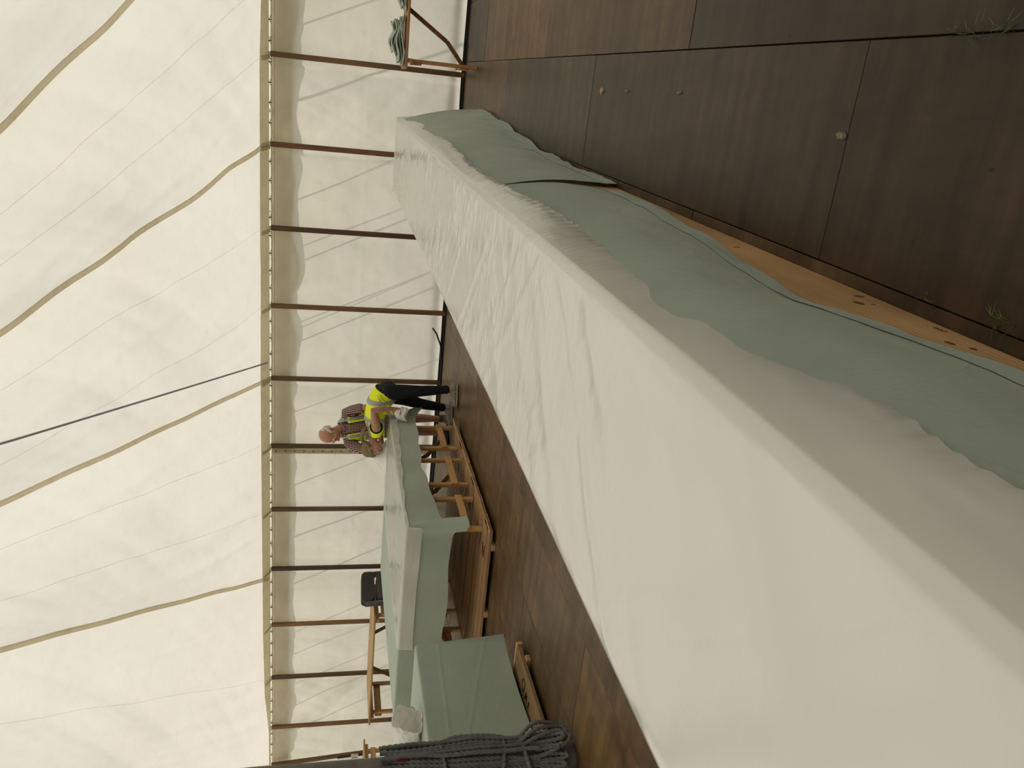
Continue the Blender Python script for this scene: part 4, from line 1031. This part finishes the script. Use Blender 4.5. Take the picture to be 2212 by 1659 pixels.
# ---------------------------------------------------------------- standing person
MO = Vector((-4.13, 9.36, 0))
man = thing('person', 'white-haired balding person in checked shirt and yellow vest leaning over the cloth block', 'person', MO)
def m_(x, y, z): return Vector((x, y, z))-MO
hc = m_(-4.155, 9.10, 1.487); hf = Vector((-.30, -.62, -.62)); hu = Vector((-.08, -.55, .80)); HS = 1.10
neck = m_(-4.115, 9.215, 1.345); chest = m_(-4.125, 9.27, 1.20); waist = m_(-4.12, 9.36, .99); pel = m_(-4.125, 9.41, .84)
shL = m_(-3.945, 9.31, 1.315); shR = m_(-4.295, 9.16, 1.275)
elL = m_(-3.83, 9.22, 1.06); haL = m_(-3.90, 9.04, .885); elR = m_(-4.335, 9.04, 1.045); haR = m_(-4.31, 8.93, .870)
knL = m_(-4.02, 9.33, .47); anL = m_(-4.02, 9.34, .10); knR = m_(-4.22, 9.38, .46); anR = m_(-4.235, 9.38, .10)
hipL = m_(-4.035, 9.41, .82); hipR = m_(-4.215, 9.41, .82)
across = (shL-shR).normalized()
mb = MB(); head(mb, hc, hf, hu, HS)
limb(mb, [(hc-hu.normalized()*.06-hf.normalized()*.02, .056), (neck, .060), (neck+Vector((0, .03, -.05)), .065)])
limb(mb, [(neck+Vector((0, .02, -.05)), .13, .085, across), (chest, .165, .112, across), (waist, .155, .118, across), (pel, .155, .115, across)], 20)
for s_, e_, h_ in ((shL, elL, haL), (shR, elR, haR)):
    limb(mb, [(s_+Vector((0, 0, -.03)), .046), (s_.lerp(e_, .5), .046), (e_, .039), (e_.lerp(h_, .35), .040), (h_, .026)])
hand(mb, haL, Vector((-.35, -.75, -.45)), Vector((-.8, 0, .2)), .5); hand(mb, haR, Vector((.1, -.85, -.30)), Vector((.8, .1, .1)), .35)
for hp, k_, a_ in ((hipL, knL, anL), (hipR, knR, anR)):
    limb(mb, [(hp, .088), (hp.lerp(k_, .5), .073), (k_, .055), (k_.lerp(a_, .3)+Vector((0, .015, 0)), .056), (k_.lerp(a_, .75), .040), (a_, .036)])
    limb(mb, [(a_, .034), (a_+Vector((-.02, -.12, -.055)), .034, .026, (1, 0, 0))])
link('body', fuse(mb, 'body', .0055, 5), M_SKIN_M, man, True)
face_parts(man, hc, hf, hu, HS, plain('lip_dull', (.30, .12, .10), .5))
f_ = hf.normalized(); u_ = (hu-f_*hu.dot(f_)).normalized(); s_ = f_.cross(u_)
mh = MB()                                     # fringe of hair round the sides and back
for q in (-1, 1):
    limb(mh, [(hc-f_*.095+u_*.0*HS, .030), (hc-f_*.070+s_*q*.060+u_*.012, .030), (hc-f_*.02+s_*q*.082+u_*.022, .022), (hc+f_*.025+s_*q*.080+u_*.020, .016), (hc+f_*.035+s_*q*.075-u_*.02, .010)], 12)
    limb(mh, [(hc-f_*.095-u_*.04, .032), (hc-f_*.06+s_*q*.062-u_*.035, .026), (hc-f_*.025+s_*q*.080-u_*.02, .014)], 12)
    ball(mh, hc-f_*.055+s_*q*.045+u_*.0, .046, .060, .058, s_, f_, 14)
    limb(mh, [(hc-f_*.10+u_*.05, .026), (hc-f_*.06+s_*q*.060+u_*.060, .018), (hc+s_*q*.070+u_*.052, .012)], 10)
limb(mh, [(hc+u_*.028+f_*.105-s_*.035, .007), (hc+u_*.032+f_*.112-s_*.01, .006)], 8); limb(mh, [(hc+u_*.028+f_*.105+s_*.035, .007), (hc+u_*.032+f_*.112+s_*.01, .006)], 8)
link('hair', fuse(mh, 'hair', .005, 3), M_WHAIR, man, True)
ms = MB()                                     # shirt with short sleeves
limb(ms, [(neck+Vector((0, .01, -.02)), .105, .085, across), (neck.lerp(chest, .4), .168, .112, across), (chest, .180, .128, across), (waist, .175, .135, across), (pel+Vector((0, 0, -.02)), .178, .136, across)], 24)
for sh_, el_ in ((shL, elL), (shR, elR)):
    d_ = (el_-sh_); limb(ms, [(neck.lerp(sh_, .30)+Vector((0, .015, -.045)), .062), (neck.lerp(sh_, .65)+Vector((0, .01, -.040)), .066), (sh_+Vector((0, 0, -.022)), .066), (sh_+d_*.35, .068), (sh_+d_*.72, .066)], 16)
shirt_me = fuse(ms, 'shirt', .007, 9)
NK = neck+Vector((0, 0, .005))
shirt = link('shirt', subset(shirt_me, 'shirt', lambda p, n: not ((p-NK).length < .088 and p.z > NK.z-.012)), M_SHIRT, man, True)
mc = MB()                                     # collar
limb(mc, [(neck+s_*.0+Vector((-.055, .045, .02)), .016), (neck+Vector((-.075, -.02, .005)), .017), (neck+Vector((-.045, -.085, -.035)), .018)], 10)
limb(mc, [(neck+Vector((.055, .045, .02)), .016), (neck+Vector((.072, -.03, .005)), .017), (neck+Vector((.030, -.090, -.035)), .018)], 10)
limb(mc, [(neck+Vector((-.055, .045, .02)), .016), (neck+Vector((0, .075, .03)), .017), (neck+Vector((.055, .045, .02)), .016)], 10)
link('collar', fuse(mc, 'collar', .005, 3), M_SHIRT, man, True)
mv = MB()                                     # vest
limb(mv, [(neck+Vector((0, .012, -.035)), .135, .094, across), (neck.lerp(chest, .4), .185, .124, across), (chest, .192, .139, across), (waist, .188, .146, across), (pel+Vector((0, 0, .02)), .190, .146, across)], 26)
vest_me = fuse(mv, 'vest', .006, 5)
fr = across.cross(Vector((0, 0, 1))).normalized()
if fr.y > 0: fr = -fr
def loc_(p):
    ax = chest+(waist-chest)*((chest.z-p.z)/(chest.z-waist.z)); q = p-ax; return q.dot(across), q.dot(fr)
def vest_keep(p, n, m=0.0):
    a, f = loc_(p)
    if p.z > neck.z-.045-m and abs(a) < .075+m: return False
    if f > 0 and abs(a+.005) < .055+m*1.0+max(0, (p.z-1.25))*.15: return False
    for sh_, el_ in ((shL, elL), (shR, elR)):
        d_ = (el_-sh_).normalized(); q = p-(sh_+d_*.03); out = q.dot(d_); 
        if abs(a) > .128-m and (q-d_*out).length < .072+m and p.z > 1.14-m: return False
    return p.z > .80
vest = link('vest', subset(vest_me, 'vest', lambda p, n: vest_keep(p, n, .008)), M_HIVIS, man, True)
link('vest_trim', subset(vest_me, 'vest_trim', lambda p, n: vest_keep(p, n, 0) and not vest_keep(p, n, .011), .002), M_TRIM, vest, True)
def band_keep(p, n):
    a, f = loc_(p)
    return vest_keep(p, n, .010) and ((.99 < p.z < 1.045) or (.088 < abs(a) < .125 and p.z > 1.04))
link('reflective_band', subset(vest_me, 'reflective_band', band_keep, .003), M_REFL, vest, True)
mp = MB()
for hp, k_ in ((hipL, knL), (hipR, knR)): limb(mp, [(hp+Vector((0, 0, .05)), .105), (hp.lerp(k_, .4), .098), (hp.lerp(k_, .85), .092)], 18)
limb(mp, [(pel+Vector((0, 0, .05)), .17, .13, across), (pel+Vector((0, 0, -.06)), .17, .13, across)], 18)
link('shorts', fuse(mp, 'shorts', .008, 3), plain('khaki_shorts', (.13, .115, .09), .8, bump=.3), man, True)
M_BOOT = plain('brown_boot', (.085, .052, .028), .6, var=.3, scale=30, bump=.5, bscale=90); M_SOLE = plain('black_sole', (.012, .012, .012), .7)
def shoe(parent, ankle, toe, mat, sole, high, s=1.0, lace=None, names=('boot', 'sole')):
    d = Vector(toe)-Vector(ankle); d.z = 0; d.normalize(); sd = Vector((-d.y, d.x, 0)); a = Vector((ankle.x, ankle.y, 0))
    mb = MB()
    limb(mb, [(a-d*.045*s+vv(0, 0, .045), .036*s, .038*s, sd), (a+d*.05*s+vv(0, 0, .05), .040*s, .040*s, sd), (a+d*.13*s+vv(0, 0, .04), .044*s, .030*s, sd), (a+d*.185*s+vv(0, 0, .036), .036*s, .024*s, sd)], 16)
    limb(mb, [(a-d*.012*s+vv(0, 0, .05), .044*s, .050*s, sd), (a-d*.008*s+vv(0, 0, high), .044*s, .048*s, sd)], 16)
    me = fuse(mb, names[0], .006, 4); b = link(names[0], subset(me, names[0], lambda p, n: p.z > .018 and p.z < high+.012), mat, parent, True)
    m2 = MB(); limb(m2, [(a-d*.05*s+vv(0, 0, .0165), .042*s, .016, sd), (a+d*.05*s+vv(0, 0, .0165), .044*s, .016, sd), (a+d*.14*s+vv(0, 0, .0165), .049*s, .016, sd), (a+d*.195*s+vv(0, 0, .0175), .038*s, .016, sd)], 18)
    link(names[1], fuse(m2, names[1], .005, 2), sole, b, True)
    if lace:
        for k in range(4):
            p = a+d*(.035+.022*k)*s+vv(0, 0, high*.98-.013*k if high < .1 else .10-.012*k)
            MB().tube([p-sd*.026*s, p+vv(0, 0, .008), p+sd*.026*s], .0028, 6).build('lace', lace, b, True)
    return b
shoe(man, anL, anL+Vector((.04, -.2, 0)), M_BOOT, M_SOLE, .125, 1.08, M_TRIM)
shoe(man, anR, anR+Vector((-.05, -.2, 0)), M_BOOT, M_SOLE, .125, 1.08, M_TRIM)
# ---------------------------------------------------------------- bending person
WO = Vector((-3.60, 8.93, 0))
wom = thing('person', 'fair-haired person in dark trousers and yellow vest bending low over the table corner', 'person', WO)
def w_(x, y, z): return Vector((x, y, z))-WO
hc = w_(-4.185, 8.80, .985); hf = Vector((-.38, -.28, -.86)); hu = Vector((-.80, -.05, .42)); HS = 1.0
pel = w_(-3.525, 8.93, .865); mid = w_(-3.66, 8.92, .955); chest = w_(-3.83, 8.89, .965); nkb = w_(-3.98, 8.86, .965)
shN = w_(-3.88, 8.715, .955); shF = w_(-3.93, 9.03, .985); elN = w_(-3.615, 8.615, 1.00); haN = w_(-3.60, 8.635, .80); elF = w_(-4.10, 9.08, .90); haF = w_(-4.22, 8.97, .855)
hip1 = w_(-3.475, 8.845, .80); kn1 = w_(-3.445, 8.82, .45); an1 = w_(-3.43, 8.86, .09); hip2 = w_(-3.56, 9.00, .80); kn2 = w_(-3.69, 9.03, .43); an2 = w_(-3.785, 9.13, .09)
acr = Vector((0, 1, .08)).normalized()
mb = MB(); head(mb, hc, hf, hu, HS, True)
limb(mb, [(hc-hu.normalized()*.05-hf.normalized()*.03, .048), (nkb.lerp(hc, .35), .050), (nkb+Vector((.05, 0, 0)), .058)])
limb(mb, [(nkb+Vector((.06, 0, -.005)), .135, .075, acr), (chest, .150, .098, acr), (mid, .130, .095, acr), (pel, .158, .112, acr)], 20)
for a_, e_, h_ in ((shN, elN, haN), (shF, elF, haF)):
    limb(mb, [(a_, .055), (a_.lerp(e_, .5), .050), (e_, .040), (e_.lerp(h_, .35), .039), (h_, .025)])
hand(mb, haN, Vector((-.25, .05, -.95)), Vector((-.8, 0, .2)), .95, .94); hand(mb, haF, Vector((-.7, -.6, -.3)), Vector((.5, -.6, 0)), .35, .94)
for hp, k_, a_ in ((hip1, kn1, an1), (hip2, kn2, an2)):
    limb(mb, [(hp, .085), (hp.lerp(k_, .5), .068), (k_, .052), (k_.lerp(a_, .3), .050), (a_, .034)])
    limb(mb, [(a_, .032), (a_+Vector((-.11, -.03, -.05)), .030, .024, (0, 1, 0))])
link('body', fuse(mb, 'body', .0055, 5), M_SKIN_W, wom, True)
face_parts(wom, hc, hf, hu, HS, plain('lip_rose', (.34, .13, .11), .5))
f_ = hf.normalized(); u_ = (hu-f_*hu.dot(f_)).normalized(); s_ = f_.cross(u_)
mh = MB()
ball(mh, hc+u_*.030-f_*.030, .090, .094, .100, s_, f_, 20)
ball(mh, hc+u_*.062+f_*.010, .070, .075, .050, s_, f_, 16)
for q in (-1, 1): limb(mh, [(hc+u_*.075+f_*.045+s_*q*.03, .022), (hc+u_*.03+f_*.02+s_*q*.078, .018), (hc-u_*.02-f_*.04+s_*q*.070, .024), (hc-u_*.01-f_*.10, .035)], 12)
tie = hc-u_*.005-f_*.125
limb(mh, [(hc-f_*.09, .045), (tie, .024)], 12)
for k in range(7):
    o_ = Vector((.016*math.sin(k*2.1), .020*math.cos(k*2.1), .012*math.sin(k*1.7)))
    limb(mh, [(tie, .016), (tie+Vector((.06, -.02, .020))+o_*.7, .015), (tie+Vector((.13, -.045, .018))+o_*1.3, .012), (tie+Vector((.19, -.07, .0))+o_*1.6, .008), (tie+Vector((.235+.02*math.sin(k*3), -.085, -.03))+o_*1.8, .003)], 10)
hair = link('hair', fuse(mh, 'hair', .004, 2), M_BHAIR, wom, True)
MB().lathe([(.020, -.008), (.027, -.004), (.027, .004), (.020, .008)], 14).build('hair_tie', M_TRIM, hair, True, loc=tie, rot=(0, math.radians(70), 0))
mt = MB()                                     # dark top under the vest
limb(mt, [(nkb+Vector((-.01, 0, -.01)), .120, .078, acr), (nkb+Vector((.06, 0, -.01)), .155, .098, acr), (chest, .160, .108, acr), (mid, .140, .104, acr), (pel+Vector((-.02, 0, .01)), .160, .116, acr)], 22)
link('tank_top', fuse(mt, 'tank_top', .008, 4), plain('charcoal_top', (.030, .028, .026), .8), wom, True)
ml = MB()                                     # trousers
limb(ml, [(pel+Vector((-.035, 0, .03)), .150, .115, acr), (pel+Vector((.02, 0, -.04)), .165, .125, acr)], 20)
for hp, k_, a_ in ((hip1, kn1, an1), (hip2, kn2, an2)):
    e_ = k_.lerp(a_, .80)
    limb(ml, [(hp+Vector((-.01, 0, .02)), .105), (hp.lerp(k_, .5), .082), (k_, .066), (k_.lerp(a_, .45), .058), (e_, .050), (k_.lerp(a_, .84), .054)], 18)
link('trousers', fuse(ml, 'trousers', .007, 4), plain('black_denim', (.007, .008, .012), .85, bump=.3, bscale=40), wom, True)
mv = MB()                                     # vest hanging round the bent back
limb(mv, [(nkb+Vector((-.035, 0, -.012)), .120, .080, acr), (nkb+Vector((.04, 0, -.015)), .165, .105, acr), (chest, .180, .128, acr), (mid+Vector((.0, 0, -.015)), .178, .132, acr), (mid.lerp(pel, .95)+Vector((0, 0, -.015)), .190, .150, acr)], 26)
vest_me = fuse(mv, 'vest', .006, 5)
def wv(p, m=0.0):
    # armhole on the near side, open neck end, open belly, slanted hem
    hem = (p-pel).dot(Vector((.62, 0, .78)))
    if p.x < nkb.x-.055+m: return False
    for a_ in (shN, shF):
        q = p-a_; 
        if Vector((q.x, q.y*.5, q.z)).length < .072+m: return False
    if p.x > pel.x+.085-m-(pel.z+.10-p.z)*.30: return False
    return True
vest = link('vest', subset(vest_me, 'vest', lambda p, n: wv(p, .008)), M_HIVIS, wom, True)
link('vest_trim', subset(vest_me, 'vest_trim', lambda p, n: wv(p) and not wv(p, .007), .002), M_TRIM, vest, True)
def wb_keep(p, n):
    q = p-mid; b1 = abs(p.x-(pel.x-.055)+(p.z-pel.z)*.15) < .026; b2 = abs(p.x-(chest.x+.02)) < .024
    b3 = abs(abs(p.y-chest.y)-.10) < .022 and p.x < chest.x+.02
    return wv(p, .010) and (b1 or b3 or b2)
link('reflective_band', subset(vest_me, 'reflective_band', wb_keep, .003), M_REFL, vest, True)
# loose hem panel of the vest hanging in front of the hip
u, v = np.meshgrid(np.linspace(0, 1, 16), np.linspace(0, 1, 16))
pa = Vector((pel.x+.035, pel.y-.155, pel.z+.10)); Pv = np.zeros(u.shape+(3,))
Pv[..., 0] = pa.x-.235*u+.02*v*(1-u); Pv[..., 1] = pa.y-.012-.02*np.sin(u*7)*v-.02*v*(1-.5*u); Pv[..., 2] = pa.z-.02*u-(.02+.26*u**1.3)*v
flap = link('vest_flap', gridmesh('vest_flap', Pv), M_HIVIS, vest, True)
sub = Pv[6:10].copy(); sub[..., 1] -= .004; link('reflective_band', gridmesh('reflective_band', sub), M_REFL, vest, True)
M_TRAIN = plain('grey_trainer', (.30, .28, .24), .75, var=.45, scale=45, bump=.6, bscale=80); M_TSOLE = plain('cream_sole', (.42, .33, .20), .7)
M_SOCK = plain('grey_sock', (.34, .31, .30), .85)
for a_, dv in ((an1, Vector((-.18, -.06, 0))), (an2, Vector((-.17, -.08, 0)))):
    shoe(wom, a_, a_+dv, M_TRAIN, M_TSOLE, .085, 1.04, plain('white_lace', (.55, .53, .48), .8), ('trainer', 'sole'))
    MB().lathe([(.040, .07), (.043, .10), (.040, .135)], 14).build('sock', M_SOCK, wom, True, loc=(a_.x, a_.y, 0))
# ---------------------------------------------------------------- wad of plastic in the near hand
s, a = np.broadcast_arrays(np.linspace(0, 1, 26)[:, None], np.linspace(0, 2*np.pi, 30, endpoint=False)[None, :])
rad = interp(s[:, 0], [(0, .012), (.2, .05), (.6, .075), (1, .085)])[:, None]*(1+.55*(ridge(a*1.2, s*3, 5)-.5))
Pw = np.stack([-3.655-.02*s+rad*np.cos(a), 8.640+rad*.7*np.sin(a), .77-.15*s+.02*np.sin(a*3)*s], -1)
tag(link('plastic_wad', gridmesh('plastic_wad', Pw, True), M_FILM, None, True), 'crumpled white plastic hanging from the hand of the bending person', 'plastic')
